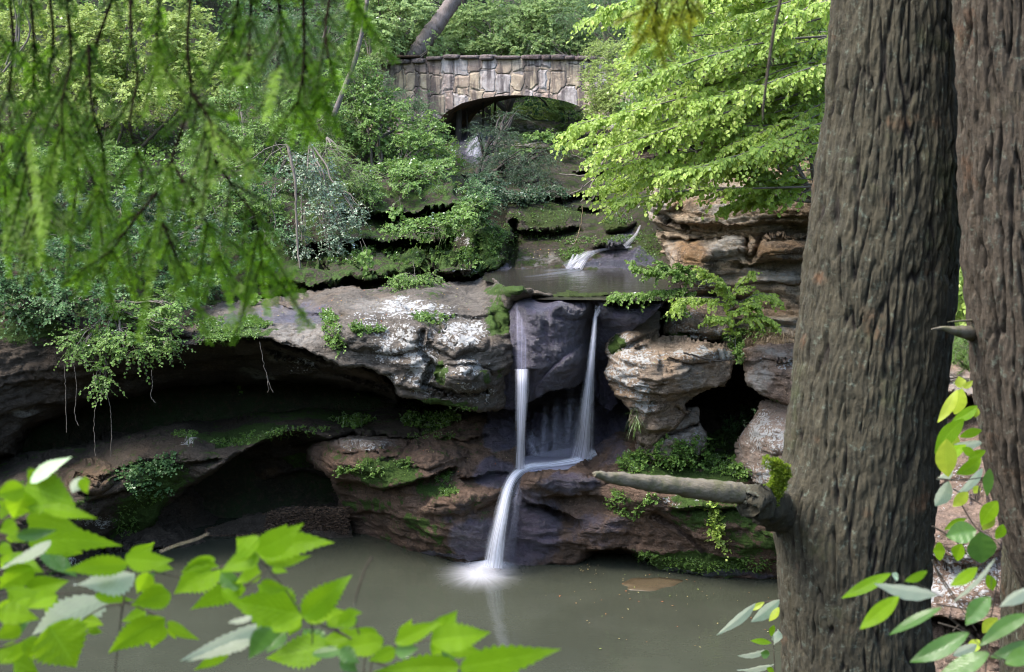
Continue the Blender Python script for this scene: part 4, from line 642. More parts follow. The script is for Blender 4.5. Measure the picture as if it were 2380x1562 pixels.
# moss cushion: hundreds of tiny shoots on a few pads
def shoots(g, c, r, n, ln, rs, nrm=np.array([-.5, -.6, .6])):
    p = rs.normal(size=(n, 3)); p /= np.linalg.norm(p, axis=1)[:, None]; base = c+p*np.array(r)*rs.uniform(.75, 1, (n, 1)); d = p*.8+nrm*.5+rs.normal(size=(n, 3))*.35; d /= np.linalg.norm(d, axis=1)[:, None]
    s = np.cross(d, rs.normal(size=(n, 3))); s /= np.linalg.norm(s, axis=1)[:, None]; L = ln*rs.uniform(.5, 1.2, (n, 1)); w_ = L*.22
    v = np.stack([base-s*w_, base+s*w_, base+d*L+s*w_*.5, base+d*L-s*w_*.5], 1).reshape(-1, 3); g.add(v, np.arange(4*n).reshape(n, 4), np.repeat(rs.uniform(0, 1, n), 4))
def leaf_mat(name, a, b, c=None, trans=.4, gloss=.1, rough=.4, spots=0.0, veins=0.0, tcol=None):
    N = NT(name); r = N.attr('rnd'); col = N.mix(r, a, b)
    if c: col = N.mix(N.step(r, .82, .95), col, c)
    pos = N.n('NewGeometry').outputs['Position']
    col = N.mix(N.math('MULTIPLY', N.step(N.noise(pos, 1.3 if not veins else 60, 3, .6), .4, .65), .25), col, tuple(q*.6 for q in a))
    nrm = None
    if veins:
        m, l = N.attr('mid'), N.attr('lat'); f = N.math('ADD', N.math('MULTIPLY', m, 9.0), N.math('MULTIPLY', N.math('ABSOLUTE', l), -3.2)); w_ = N.math('ABSOLUTE', N.math('SUBTRACT', N.math('FRACT', f), .5))
        vn = N.math('MAXIMUM', N.step(w_, .40, .49), N.step(N.math('ABSOLUTE', l), .06, .0)); col = N.mix(N.math('MULTIPLY', vn, veins), col, tuple(min(1, q*1.5+.03) for q in b))
        nrm = N.n('Bump', {'Strength': .5, 'Distance': .002, 'Height': N.math('ADD', N.math('MULTIPLY', w_, 1.0), N.math('MULTIPLY', N.noise(pos, 300, 3, .6), .4))})
    if spots: col = N.mix(N.math('MULTIPLY', N.step(N.noise(pos, 130, 4, .7), .70, .76), spots), col, (.16, .07, .02))
    sh = N.n('MixShader', {0: trans, 1: N.n('BsdfDiffuse', {0: col}), 2: N.n('BsdfTranslucent', {0: N.mix(.55, col, tcol or tuple(min(1, q*2.2) for q in b))})})
    fr = N.n('Fresnel', {0: 1.45}); gl = N.n('BsdfGlossy', {0: (1, 1, 1), 1: rough})
    if nrm:
        for x in (gl, fr): N.set(x.inputs['Normal'], nrm)
    return N.done(N.n('MixShader', {0: N.math('MULTIPLY', N.math('ADD', fr.outputs[0], .03), gloss*6, clamp=True), 1: sh, 2: gl}))
M_moss = leaf_mat('moss_green', (.10, .15, .015), (.22, .30, .03), trans=.4, gloss=.02)
g = Geo(); rs = RS(3)
for k in range(60):
    f = rs.uniform(); a, b = 1802+14*math.sin(f*5)+rs.normal()*9, 1072+f*98; r = rs.uniform(.005, .012); shoots(g, P(a, b, 4.27), (r, r, r*1.3), 130, .012, rs)
g.out('moss_tuft', M_moss, T1, False)
hw = leafless(None, 'hanging_twig', [(1822, -60, 3.2, 4.5), (1814, 0, 3.2, 4.2), (1799, 69, 3.2, 4), (1788, 140, 3.2, 3.6), (1780, 200, 3.2, 3.2), (1774, 250, 3.2, 2.6), (1773, 278, 3.2, 1.5)], M_bark2, 8); tag(hw, label='thin bare twig hanging down before the bright beech leaves', cat='twig')

# ------------------------------------------------------------------ leaves near the camera
def leaf_geo(g, base, tip, width, roll, rs, serr=True, droop=.08, fold=.25, shape='elm', ext=None):
    ns, nl = 25, 9; s = np.linspace(0, 1, ns); base, tip = np.array(base), np.array(tip); L = np.linalg.norm(tip-base); ax = (tip-base)/L
    tc = np.array([0, 0, CAMZ])-base; tc /= np.linalg.norm(tc); sd = np.cross(ax, tc); sd /= np.linalg.norm(sd); nm = np.cross(sd, ax)
    sd, nm = sd*math.cos(roll)+nm*math.sin(roll), -sd*math.sin(roll)+nm*math.cos(roll)
    if nm[2] < 0: pass
    if shape == 'elm': w_ = np.sin(math.pi*np.clip(s, 0, 1)**.74)**.8*(1-.62*s**2.2)*1.08
    elif shape == 'round': w_ = np.sin(math.pi*s**.8)**.5
    else: w_ = np.sin(math.pi*s**.9)**.9
    if serr: w_ = w_*(1+.12*((np.arange(ns) % 2)*2-1)*np.sin(math.pi*s)**.3)
    lt = np.linspace(-1, 1, nl); bend = rs.uniform(-.06, .06)
    cen = base+ax*L*s[:, None]+sd*(bend*L*np.sin(math.pi*s))[:, None]-nm*(droop*L*s*s)[:, None]
    half = width/2*w_; v = cen[:, None]+sd*(half[:, None]*lt[None])[..., None]
    wave = np.sin(s*math.pi*9)[:, None]*np.abs(lt)[None]*.012*width+rs.uniform(-.04, .04)*width*np.sin(s*7+rs.uniform(0, 6))[:, None]*lt[None]
    v = v+nm*(np.abs(lt)[None]*half[:, None]*fold+wave)[..., None]
    n0 = g.n; i = np.arange(ns*nl).reshape(ns, nl); g.add(v.reshape(-1, 3), np.stack([i[:-1, :-1], i[:-1, 1:], i[1:, 1:], i[1:, :-1]], -1).reshape(-1, 4), rs.uniform())
    ext['mid'].append(np.repeat(s, nl)); ext['lat'].append(np.tile(lt, ns))
def out_leaves(g, ext, name, mat, parent):
    return mesh(name, np.concatenate(g.v), [np.concatenate(x) for x in g.f.values()], mat, parent, True, {'rnd': np.concatenate(g.a), 'mid': np.concatenate(ext['mid']), 'lat': np.concatenate(ext['lat'])})
M_fg = leaf_mat('elm_leaf', (.105, .22, .004), (.20, .34, .009), trans=.5, gloss=.015, rough=.38, spots=.9, veins=.5, tcol=(.50, .80, .02))
M_fgd = leaf_mat('laurel_leaf', (.05, .13, .015), (.09, .19, .03), trans=.3, gloss=.09, rough=.3, veins=.12)
M_fgy = leaf_mat('yellowing_leaf', (.30, .42, .02), (.44, .50, .04), trans=.5, gloss=.06, rough=.4, spots=1.0, veins=.25, tcol=(.85, .9, .08))
S7 = lambda x, y: (x*.34376, 1026.4+y*.34376)
S8 = lambda x, y: (780.9+x*.34376, 1026.4+y*.34376)
S9 = lambda x, y: (1561.9+x*.34376, 1026.4+y*.34376)
S6 = lambda x, y: (1561.9+x*.34376, 520.6+y*.34376)
def leaf_set(root, name, S, L, y0, ys, mat, seed, shape='elm', serr=True):
    rs = RS(seed)
    if shape == 'elm':
        for q in list(L):
            if rs.uniform() < .85 and len(q) == 5:
                dx, dy_ = q[2]-q[0], q[3]-q[1]; an = rs.choice([-1, 1])*rs.uniform(.6, 1.1); k = rs.uniform(.55, .85); L.append((q[0]+dx*.12, q[1]+dy_*.12, q[0]+k*(dx*math.cos(an)-dy_*math.sin(an)*.7), q[1]+k*(dx*math.sin(an)+dy_*math.cos(an))*.7, q[4]*.8, '' if rs.uniform() < .85 else 'd', 1))
    for q in L:
        bx, by, tx, ty, w_ = q[:5]; kind = q[5] if len(q) > 5 else ''
        y = y0+rs.uniform(-ys, ys)+(.16 if len(q) > 6 else 0); g = Geo(); ext = {'mid': [], 'lat': []}
        dy = rs.uniform(-.25, .25)*np.hypot(tx-bx, ty-by)*.34376*px(y)
        roll = rs.uniform(-.35, .35)+(1.0 if kind == 'p' else 0)
        wd = w_*.34376*px(y)*(1.32 if shape == 'elm' else 1.05)/max(.45, abs(math.cos(roll)))
        leaf_geo(g, P(*S(bx, by), y), P(*S(tx, ty), y+dy), wd, roll, rs, serr, rs.uniform(0, .1), rs.uniform(.05, .3), shape, ext)
        m = {'': mat, 'p': M_lfp, 'd': M_fgd, 'y': M_fgy}[kind]
        out_leaves(g, ext, 'leaf', m, root)
M_lfp = leaf_mat('leaf_side_painted_glare', (.30, .42, .22), (.48, .60, .38), trans=.3, gloss=.08, rough=.35, veins=.35)  # pale leaf side, its whitish glare put into the colour
def stems(root, S, L, y, mat, r=9):
    for pts in L:
        g = Geo(); c = curve(np.array([P(*S(a, b), y) for a, b in pts]), 8); rr = np.linspace(r, r*.5, len(c))*.34376*px(y); tube(g, c, rr, 8)
        mesh('stem', np.concatenate(g.v), [np.concatenate(x) for x in g.f.values()], mat, root, True, {'ridge': np.full(g.n, .6)})
E1 = empty('elm_shoot', org(60, 1700, 1.55), label='backlit serrated leaves crowding the lower left corner', cat='leafy branch')
leaf_set(E1, 'a', S7, [(170, 300, 515, 430, 225), (205, 275, 490, 100, 70, 'p'), (168, 310, -40, 370, 120), (165, 340, 90, 530, 160), (550, 240, 490, 350, 80, 'p'), (545, 250, 595, 355, 60), (290, 448, 655, 515, 75), (180, 510, 552, 600, 130), (110, 555, -10, 610, 90),
  (190, 690, 825, 712, 140), (340, 668, -10, 885, 60, 'p'), (70, 775, 300, 885, 100), (225, 850, -20, 1010, 140), (180, 1010, 467, 940, 130), (865, 830, 428, 885, 110), (-20, 1160, 265, 1200, 120), (140, 1250, -30, 1340, 100), (215, 1050, 30, 1105, 80), (390, 1045, 160, 1130, 95), (60, 620, 170, 680, 60), (0, 700, 90, 760, 70), (40, 1000, 300, 1040, 60), (110, 640, 390, 600, 70, 'd')], 1.5, .10, M_fg, 41)
leaf_set(E1, 'z', S7, [(300, 690, 560, 760, 90), (0, 830, 200, 790, 80), (330, 1010, 180, 1120, 90), (120, 1180, 20, 1260, 110), (160, 1350, 300, 1440, 110), (0, 1400, 140, 1500, 130), (100, 1480, 260, 1560, 120), (20, 900, 150, 960, 100), (0, 450, 80, 470, 110), (420, 860, 330, 760, 80, 'd'), (60, 1270, 200, 1220, 90, 'd')], 1.62, .1, M_fg, 49)
stems(E1, S7, [[(-30, 385), (60, 345), (180, 310)], [(215, 400), (150, 470), (105, 530), (20, 650), (-30, 700)], [(-20, 1030), (130, 1020), (350, 1030), (640, 1010)], [(-20, 1400), (60, 1380), (150, 1345)]], 1.52, M_bark2)
E2 = empty('elm_shoot', org(270, 1700, 1.5), label='serrated leaves on the upright dark stem left of centre at the bottom', cat='leafy branch')
leaf_set(E2, 'b', S7, [(845, 790, 1170, 800, 120), (905, 890, 490, 1000, 140, 'p'), (710, 1055, 212, 1325, 175, 'p'), (330, 1245, 520, 1530, 310), (260, 1350, 20, 1480, 110), (1155, 1030, 885, 1110, 130), (1115, 1190, 718, 1450, 150), (990, 1150, 820, 1215, 70), (1130, 1218, 1352, 1340, 62), (1005, 885, 925, 1032, 95), (1030, 840, 1170, 865, 60), (640, 1040, 910, 1075, 60), (600, 1260, 695, 1290, 50), (560, 1210, 700, 1240, 70), (300, 1140, 480, 1090, 70)], 1.6, .08, M_fg, 42)
stems(E2, S7, [[(842, 990), (838, 1060), (810, 1250), (765, 1700)], [(840, 1080), (980, 1140), (1120, 1210)], [(840, 1100), (720, 1110), (560, 1200)], [(865, 830), (1050, 880), (1225, 920)]], 1.6, M_bark2)
E3 = empty('elm_shoot', org(700, 1700, 1.45), label='serrated leaves on forked twigs low in the middle before the pool', cat='leafy branch')
leaf_set(E3, 'c', S7, [(1485, 850, 1172, 1032, 180), (1455, 790, 1220, 890, 72), (1722, 748, 1600, 650, 150), (1725, 745, 2045, 560, 140), (1725, 752, 2255, 685, 150), (1785, 800, 2105, 770, 76), (1752, 778, 1480, 885, 110), (1765, 880, 1588, 962, 85), (1662, 975, 1268, 1155, 115), (2025, 1172, 1550, 1090, 225), (1760, 960, 1948, 1000, 80), (2048, 1190, 2375, 918, 160), (2050, 1182, 2325, 1150, 120), (2045, 1180, 1798, 1290, 100), (2205, 1200, 2420, 1170, 90), (2420, 1310, 2130, 1360, 95), (2215, 1380, 1795, 1465, 175),
  (1792, 1225, 1215, 1540, 85, 'p'), (1690, 1335, 1265, 1495, 85, 'p'), (1560, 1380, 1300, 1558, 80), (1835, 1258, 1678, 1475, 120, 'd'), (1930, 1290, 1800, 1430, 90, 'd'), (1840, 860, 1945, 880, 45), (1700, 1180, 1545, 1235, 60, 'p'), (2110, 1440, 2420, 1400, 60, 'd'), (1500, 1000, 1640, 1100, 60), (2300, 1480, 2420, 1560, 80, 'd')], 1.5, .09, M_fg, 43)
leaf_set(E3, 'd', S8, [(325, 1345, -10, 1390, 125), (400, 1362, 735, 1215, 95), (640, 1345, 1045, 1290, 160), (720, 1350, 1000, 1440, 110), (838, 1530, 1515, 1420, 165), (838, 1525, 245, 1560, 140), (60, 1150, 182, 1160, 45), (125, 1165, -5, 1255, 90), (400, 1400, 215, 1485, 85), (700, 1370, 640, 1440, 80), (400, 1420, 560, 1400, 90, 'd'), (30, 1400, 160, 1500, 90, 'd'), (840, 1535, 1100, 1600, 120)], 1.4, .07, M_fg, 44)
stems(E3, S7, [[(1720, 748), (1850, 900), (1950, 1030), (2035, 1165)], [(2030, 1160), (2110, 1210), (2400, 1345)], [(2030, 1190), (2105, 1230), (2112, 1370)], [(1430, 870), (1560, 830), (1722, 750)], [(1650, 980), (1760, 900), (1800, 860)]], 1.5, M_bark2)
stems(E3, S8, [[(245, 780), (190, 880), (120, 1130), (150, 1280), (200, 1400), (165, 1700)], [(-10, 1265), (150, 1370), (240, 1480), (190, 1700)], [(220, 1420), (420, 1380), (640, 1340)], [(240, 1480), (500, 1560), (840, 1530)]], 1.48, M_bark2)
tw = Geo(); c = curve(np.array([P(*S7(1085, 745), 1.6), P(*S7(1200, 700), 1.6), P(*S7(1330, 660), 1.6), P(*S7(1410, 622), 1.6)]), 8); tube(tw, c, np.linspace(6, 4, len(c))*.34376*px(1.6), 8); tag(mesh('bare_twig', np.concatenate(tw.v), [np.concatenate(x) for x in tw.f.values()], M_db), label='short pale bare twig poking up between the leaves over the pool', cat='twig')
E4 = empty('laurel_shoot', org(2300, 1700, 1.9), label='dark glossy smooth leaves in the lower right corner', cat='leafy branch')
leaf_set(E4, 'e', S9, [(1482, 890, 1143, 1060, 85, ''), (1795, 1035, 1365, 995, 95, 'p'), (1535, 1045, 1268, 1270, 115, ''), (1825, 1120, 1458, 1305, 70, 'd'), (2010, 1290, 1605, 1492, 130, 'd'), (2150, 1425, 1800, 1570, 130, 'd'), (2185, 785, 1918, 1105, 62, 'p'), (2065, 850, 1880, 975, 85, ''), (2155, 1050, 1985, 1240, 130, 'd'), (2430, 975, 2225, 1135, 85, 'p'), (2430, 1165, 2080, 1385, 110, 'd'), (2430, 1350, 2150, 1455, 100, 'd'), (1725, 875, 1575, 945, 60, ''), (2250, 1500, 2500, 1420, 120, 'd'), (1490, 890, 1525, 940, 40, 'p')], 1.9, .12, M_fg, 45, 'oval', False)
stems(E4, S9, [[(2480, 1560), (2150, 1430), (2010, 1300), (1800, 1120), (1790, 1030), (1500, 900)], [(2480, 1200), (2180, 1060), (2180, 790)]], 1.92, M_bark2, 4)
E5 = empty('viburnum_shoot', org(2250, 1600, 3.0), label='yellow green spotted leaves between the two big trunks', cat='leafy branch')
leaf_set(E5, 'f', S6, [(1950, 1110, 1940, 1030, 72, 'y'), (1965, 1110, 2035, 1060, 40, 'y'), (1962, 1112, 1908, 1290, 105, 'y'), (1930, 1120, 1795, 1345, 72, 'y'), (1975, 1318, 1782, 1555, 110, ''), (2065, 1228, 1890, 1335, 75, ''), (2095, 1395, 1940, 1440, 60, ''), (2095, 1480, 1915, 1505, 60, 'p'), (2060, 1240, 2050, 1310, 45, 'y'), (1890, 1400, 1900, 1540, 90, 'y')], 3.0, .1, M_fg, 46, 'oval', False)
leaf_set(E5, 'g', S9, [(1855, -20, 1870, 245, 140, 'y'), (1990, 20, 1800, 150, 80, ''), (2090, 110, 1920, 220, 90, ''), (2100, 180, 1930, 370, 60, 'p'), (1870, 270, 1785, 440, 100, 'p'), (2000, 340, 1900, 440, 80, 'y'), (2060, 600, 1850, 640, 150, 'd'), (2080, 610, 2095, 825, 190, 'd'), (1765, 740, 1850, 740, 120, ''), (1960, 690, 1925, 810, 90, ''), (2200, 400, 2090, 570, 110, ''), (2180, 500, 2100, 600, 80, 'y'), (2150, 180, 2130, 370, 70, 'd'), (2240, 560, 2190, 660, 70, ''), (1990, 520, 1840, 600, 50, ''), (2080, 300, 2040, 350, 50, 'y'), (2200, 1190, 2100, 1300, 90, 'y'), (2080, 1340, 2000, 1420, 80, 'y'), (2060, 1370, 1900, 1450, 80, 'p'), (2130, 900, 2170, 1010, 70, ''), (2120, 60, 2000, 130, 60, ''), (1890, 180, 1790, 260, 70, 'p'), (1960, 40, 2060, 90, 60, '')], 2.9, .15, M_fg, 47, 'oval', False)
stems(E5, S9, [[(1900, 320), (2050, 400), (2100, 430)], [(1940, 390), (2000, 500), (2075, 600), (2220, 700), (2300, 900)], [(1760, 570), (1900, 660), (2100, 850), (2250, 1050)], [(1790, 250), (1950, 260), (2120, 240)], [(1780, 850), (1900, 1030), (1990, 1130), (2200, 1180)], [(1800, 1225), (1960, 1280), (2100, 1400), (2300, 1500)], [(1900, 1280), (1940, 1235)], [(2080, 300), (2060, 400)], [(1790, 1100), (1960, 1130), (2200, 1200)], [(2110, 1700), (2140, 1300), (2200, 900), (2150, 700)], [(1760, 800), (1830, 950), (2060, 1280)]], 2.95, M_bark2, 6)
E6 = empty('viburnum_shoot', org(1810, 1600, 3.6), label='pale drooping leaves tucked against the left foot of the tall trunk', cat='leafy branch')
leaf_set(E6, 'h', S9, [(565, 1090, 303, 1318, 62, 'p'), (728, 1068, 538, 1225, 85, 'p'), (725, 1120, 655, 1215, 50, 'y'), (625, 1085, 510, 1140, 40, 'y'), (672, 1362, 530, 1345, 42, ''), (645, 1408, 448, 1460, 42, 'p'), (690, 1505, 438, 1558, 50, 'p'), (690, 1560, 640, 1530, 40, ''), (715, 1270, 690, 1380, 60, 'p'), (690, 1240, 670, 1320, 40, ''), (660, 1440, 600, 1430, 60, 'd')], 3.6, .08, M_fg, 48, 'oval', False)
stems(E6, S9, [[(700, 1700), (690, 1450), (680, 1300)], [(730, 1070), (620, 1085), (560, 1095)]], 3.62, M_bark2, 5)

# ------------------------------------------------------------------ hemlock boughs hanging in front
M_stem = NT('dark_stem'); M_stem = M_stem.done(M_stem.n('BsdfPrincipled', {'Base Color': (.012, .009, .006), 'Roughness': 1.0, 'Specular IOR Level': 0.0}))
M_hem = leaf_mat('hemlock_needles', (.016, .040, .005), (.18, .31, .02), trans=.42, gloss=.02, rough=.5, tcol=(.28, .60, .03))
def needles(g, a, b, rs, ln=.0085, sp=.0021, plane=None, tone=.5, dens=1):
    L = np.linalg.norm(b-a); n = max(4, int(L/sp*dens)); t = np.linspace(0, 1, n); ax = (b-a)/L; sg = np.where(np.arange(n) % 2, 1., -1.)
    sd = np.cross(ax, plane); sd /= np.linalg.norm(sd)+1e-9; nm = np.cross(sd, ax)
    ln_ = ln*rs.uniform(.7, 1.1, n)*np.clip(1.2-t*.5, .3, 1); d = sd*sg[:, None]*.85+ax*.5+nm*rs.normal(0, .3, (n, 1)); d /= np.linalg.norm(d, axis=1)[:, None]
    p = a+(b-a)*t[:, None]; w_ = np.cross(d, nm+rs.normal(0, .2, (n, 3))); w_ /= np.linalg.norm(w_, axis=1)[:, None]; w_ *= .0014
    v = np.stack([p-w_, p+w_, p+d*ln_[:, None]+w_*.7, p+d*ln_[:, None]-w_*.7], 1).reshape(-1, 3)
    g.add(v, np.arange(4*n).reshape(n, 4), np.repeat(np.clip(tone+rs.normal(0, .12, n), 0, 1), 4))
def hemlock_bough(label, stemsp, y, seed, tw=.10, mat=None, step=.054, spread=.95, tipbright=True, scale=1.0):
    rs = RS(seed); g, sl = Geo(), []; c0 = P(*stemsp[0][0], y)
    for pts in stemsp:
        gs = Geo(); sl.append(gs)
        yy = y+rs.uniform(-.12, .12); c = curve(np.array([P(a, b, yy+rs.uniform(-.04, .04)) for a, b in pts]), 10)
        seg = np.linalg.norm(np.diff(c, axis=0), axis=1); L = np.concatenate([[0], np.cumsum(seg)]); n = max(6, int(L[-1]/step)); s_ = np.linspace(.0, L[-1], n)
        q = np.stack([np.interp(s_, L, c[:, k]) for k in range(3)], 1); tube(gs, c, np.linspace(.0022, .0007, len(c))*scale, 5)
        for k in range(n-1):
            t = q[min(k+1, n-1)]-q[k]; t /= np.linalg.norm(t); vw = np.array([0, -1, .15])+rs.normal(0, .35, 3); sd = np.cross(t, vw); sd /= np.linalg.norm(sd)
            f = k/n; ln = tw*(.35+.65*math.sin(math.pi*min(1, .25+.75*(1-f))))*rs.uniform(.5, 1.15)*scale
            for sg in ((1, -1) if rs.uniform() < .8 else (1,)):
                d = t*.75+sd*sg*spread*rs.uniform(.5, 1)+np.array([0, 0, -.30])+rs.normal(0, .10, 3); d /= np.linalg.norm(d); a = q[k]; b = a+d*ln+np.array([0, 0, -.18*ln]); tone = .0+.75*f**2+.12*rs.uniform()
                needles(g, a, b, rs, plane=vw, tone=tone); tube(gs, [a, (a+b)/2+np.array([0, 0, .03*ln]), b], [.0012, .001, .0006], 3, closed=False)
                m = int(ln/.022)
                for j in range(1, m):
                    p = a+(b-a)*j/m; s2 = np.cross(d, vw); s2 /= np.linalg.norm(s2); sg2 = 1 if j % 2 else -1; d2 = d*.8+s2*sg2*.75+rs.normal(0, .08, 3); d2 /= np.linalg.norm(d2); needles(g, p, p+d2*ln*.38*(1-.5*j/m), rs, plane=vw, tone=tone+.12)
        needles(g, q[-3], q[-1]+(q[-1]-q[-2])*1.0, rs, plane=np.array([0, -1, 0.]), tone=.9)
    root = empty('hemlock_bough', tuple(c0), label=label, cat='branch')
    g.out('needles', mat or M_hem, root, False); [q.out('stem', M_stem, root) for q in sl]; return root
S1 = lambda L: [(a*.34376, b*.34376) for a, b in L]
hemlock_bough('dark hemlock bough hanging down the far left edge', [S1(x) for x in ([(60, -60), (90, 300), (60, 700), (110, 1100), (90, 1450), (60, 1600)], [(200, -60), (230, 300), (220, 700), (170, 1000), (230, 1350)], [(330, -60), (360, 250), (330, 600), (400, 900), (330, 1250), (300, 1500)], [(-40, 200), (-20, 700), (30, 1200), (50, 1650)], [(120, 900), (200, 1300), (260, 1560)])], 1.75, 51)
hemlock_bough('long hemlock bough with bright tips spreading above the cliff shrubs', [S1(x) for x in ([(770, -40), (650, 300), (570, 560), (480, 760), (540, 950), (520, 1250), (480, 1500)], [(880, -40), (890, 300), (930, 520), (880, 850), (960, 1150), (900, 1500), (820, 1750)], [(1290, -40), (1268, 300), (1290, 620), (1230, 870), (1160, 1080), (1080, 1350), (1050, 1600), (1000, 1900)], [(1300, 630), (1410, 800), (1450, 950)], [(1160, 1080), (1300, 1350), (1420, 1550), (1520, 1900)], [(1450, 1080), (1600, 1300), (1730, 1500), (1790, 1950)], [(540, 950), (650, 1300), (700, 1700)], [(1060, 1300), (860, 1550), (620, 1900)], [(600, 300), (620, 700), (700, 1050), (660, 1500)], [(1100, 1500), (1200, 1750), (1260, 1850)], [(450, -40), (480, 400), (420, 700), (440, 1100)], [(1080, -40), (1060, 300), (1080, 560)])], 1.65, 52, tw=.085)
hemlock_bough('separate hemlock spray hanging at the top left of the bridge', [S1(x) for x in ([(2050, -60), (2055, 420), (2020, 650), (1990, 840)], [(1700, -60), (1690, 200), (1680, 420), (1640, 520)], [(2240, -60), (2200, 200), (2230, 420), (2300, 560)], [(1880, -60), (1900, 250), (1860, 550), (1820, 720)], [(2050, 420), (2150, 600), (2150, 740)], [(1620, -60), (1580, 200), (1540, 420)], [(2380, -60), (2400, 60), (2420, 130)])], 1.6, 53, tw=.062, spread=.85)
M_hy = leaf_mat('yellow_hemlock_needles', (.16, .20, .01), (.30, .32, .02), trans=.45, gloss=.04, tcol=(.6, .62, .05))  # yellower needle colour for the small tips
hemlock_bough('small yellowish hemlock tips hanging from the top above the right bank', [[(1530, -40), (1525, 30), (1515, 80)], [(1560, -40), (1562, 20), (1575, 50)], [(1600, -40), (1598, 10), (1612, 45)], [(1500, -40), (1505, 10), (1500, 30)]], 2.2, 54, tw=.06, mat=M_hy)
# ================================================================== FOLIAGE
def unit(a): return a/(np.linalg.norm(a, axis=-1, keepdims=True)+1e-9)
UP = np.array([0, 0, 1.])
def add_leaves(g, p, d, n, ln, wd, tone, fold=.25):
    """p base, d direction, n leaf normal; pointed oval of two halves folded along the rib"""
    d = unit(d); s = unit(np.cross(d, n)); n = np.cross(s, d); L = ln[:, None]; W = wd[:, None]
    m = p+d*L*.5-n*L*.04; v = np.stack([p, p+d*L*.28+s*W*.42+n*W*fold*.4, p+d*L*.62+s*W*.40+n*W*fold*.4, p+d*L-n*L*.12, p+d*L*.62-s*W*.40+n*W*fold*.4, p+d*L*.28-s*W*.42+n*W*fold*.4, m], 1)
    k = np.arange(len(p))[:, None]*7
    f = np.concatenate([k+np.array([0, 1, 2, 6]), k+np.array([6, 2, 3, 4])[[0, 1, 2, 3]], k+np.array([0, 6, 4, 5])])
    g.add(v.reshape(-1, 3), f, np.repeat(np.clip(tone, 0, 1), 7))
def sprays(g, gt, o, d, L, nl, ll, rs, lw=.5, droop=.25, flat=.75, tone=.5, tvar=.25, up=UP, twig=True, spread=.8, hang=.3):
    """o, d: (n,3) spray bases and directions; nl leaves each"""
    n = len(o); d = unit(d); L = np.broadcast_to(L, (n,)); t = np.linspace(.12, 1, nl)[None]*np.ones((n, 1)); t = np.clip(t+rs.uniform(-.03, .03, t.shape), .05, 1)
    s = unit(np.cross(d, up+rs.normal(0, 1-flat, (n, 3)))); nm = np.cross(s, d); sg = np.where(np.arange(nl) % 2, 1., -1.)[None]
    p = o[:, None]+d[:, None]*(L[:, None]*t)[..., None]-np.array([0, 0, 1.])*(droop*L[:, None]*t*t)[..., None]
    ld = d[:, None]*(.62-.3*hang)+s[:, None]*(sg*spread*(1-.3*hang))[..., None]+rs.normal(0, .28, (n, nl, 3))-UP*(.1+.9*hang); ln_ = nm[:, None]*(1-.5*hang)+np.array([0, -.9, .35])*hang+rs.normal(0, .38, (n, nl, 3))
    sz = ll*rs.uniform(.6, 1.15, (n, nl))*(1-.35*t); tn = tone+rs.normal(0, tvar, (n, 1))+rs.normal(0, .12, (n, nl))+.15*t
    add_leaves(g, p.reshape(-1, 3), ld.reshape(-1, 3), ln_.reshape(-1, 3), sz.ravel(), sz.ravel()*lw*2, tn.ravel())
    if twig and gt is not None:
        tt = np.linspace(0, 1, 4); q = o[:, None]+d[:, None]*(L[:, None]*tt)[..., None]-UP*(droop*L[:, None]*tt*tt)[..., None]
        r = .004*np.array([1, .8, .6, .3]); e1, e2 = s[:, None], nm[:, None]; v = np.stack([q+e1*r[:, None], q-e1*r[:, None]*.5+e2*r[:, None]*.9, q-e1*r[:, None]*.5-e2*r[:, None]*.9], 2)
        k = np.arange(n)[:, None]*12; f = [k+np.array([a*3+b, a*3+(b+1) % 3, a*3+3+(b+1) % 3, a*3+3+b]) for a in range(3) for b in range(3)]
        gt.add(v.reshape(-1, 3), np.concatenate(f))
def blob(rs, c, r, n, shell=.55, gap=1.0, gs=1.2):
    """points inside an ellipsoid, towards its skin, with gaps"""
    m = int(n*2.2); q = unit(rs.normal(size=(m, 3)))*rs.uniform(shell**3, 1, (m, 1))**(1/3.); p = c+q*np.array(r)
    if gap: k = noise(p*gs+rs.uniform(0, 50)) > -.12*gap+0*p[:, 0]; p, q = p[k], q[k]
    return p[:n], q[:n]
def limb(g, a, b, r0, r1, rs, sag=0, n=6, wob=.06):
    t = np.linspace(0, 1, n)[:, None]; L = np.linalg.norm(b-a); p = a+(b-a)*t+rs.normal(0, wob*L/3, (n, 3))*np.sin(t*math.pi)-UP*sag*L*np.sin(t*math.pi); c = curve(p, 4); tube(g, c, np.linspace(r0, r1, len(c)), 6)
LM = {
 'yellow': leaf_mat('yellow_green_leaves', (.17, .24, .05), (.30, .38, .10), trans=.38, gloss=.04, rough=.5),
 'bright': leaf_mat('beech_leaves', (.16, .26, .03), (.33, .45, .07), c=(.42, .50, .12), trans=.36, gloss=.06, rough=.5),
 'mid': leaf_mat('maple_leaves', (.07, .14, .026), (.15, .26, .045), trans=.3, gloss=.05, rough=.5),
 'cool': leaf_mat('cool_green_leaves', (.048, .105, .038), (.10, .19, .065), trans=.26, gloss=.04),
 'dark': leaf_mat('dark_needle_leaves', (.022, .05, .022), (.045, .09, .035), trans=.28, gloss=.05),
 'far': leaf_mat('leaves_painted_haze', (.13, .20, .07), (.26, .36, .13), trans=.36, gloss=.03, rough=.5),  # background haze is put into the leaf colour, paler and greyer
 'silver': leaf_mat('silvery_leaves', (.07, .13, .06), (.16, .24, .13), trans=.25, gloss=.14, rough=.35),
}
N = NT('twig_bark'); N.done(N.n('BsdfPrincipled', {'Base Color': N.mix(N.noise(N.n('NewGeometry').outputs['Position'], 8, 4), (.07, .055, .045), (.20, .175, .15)), 'Roughness': .9})); M_twig = N.m
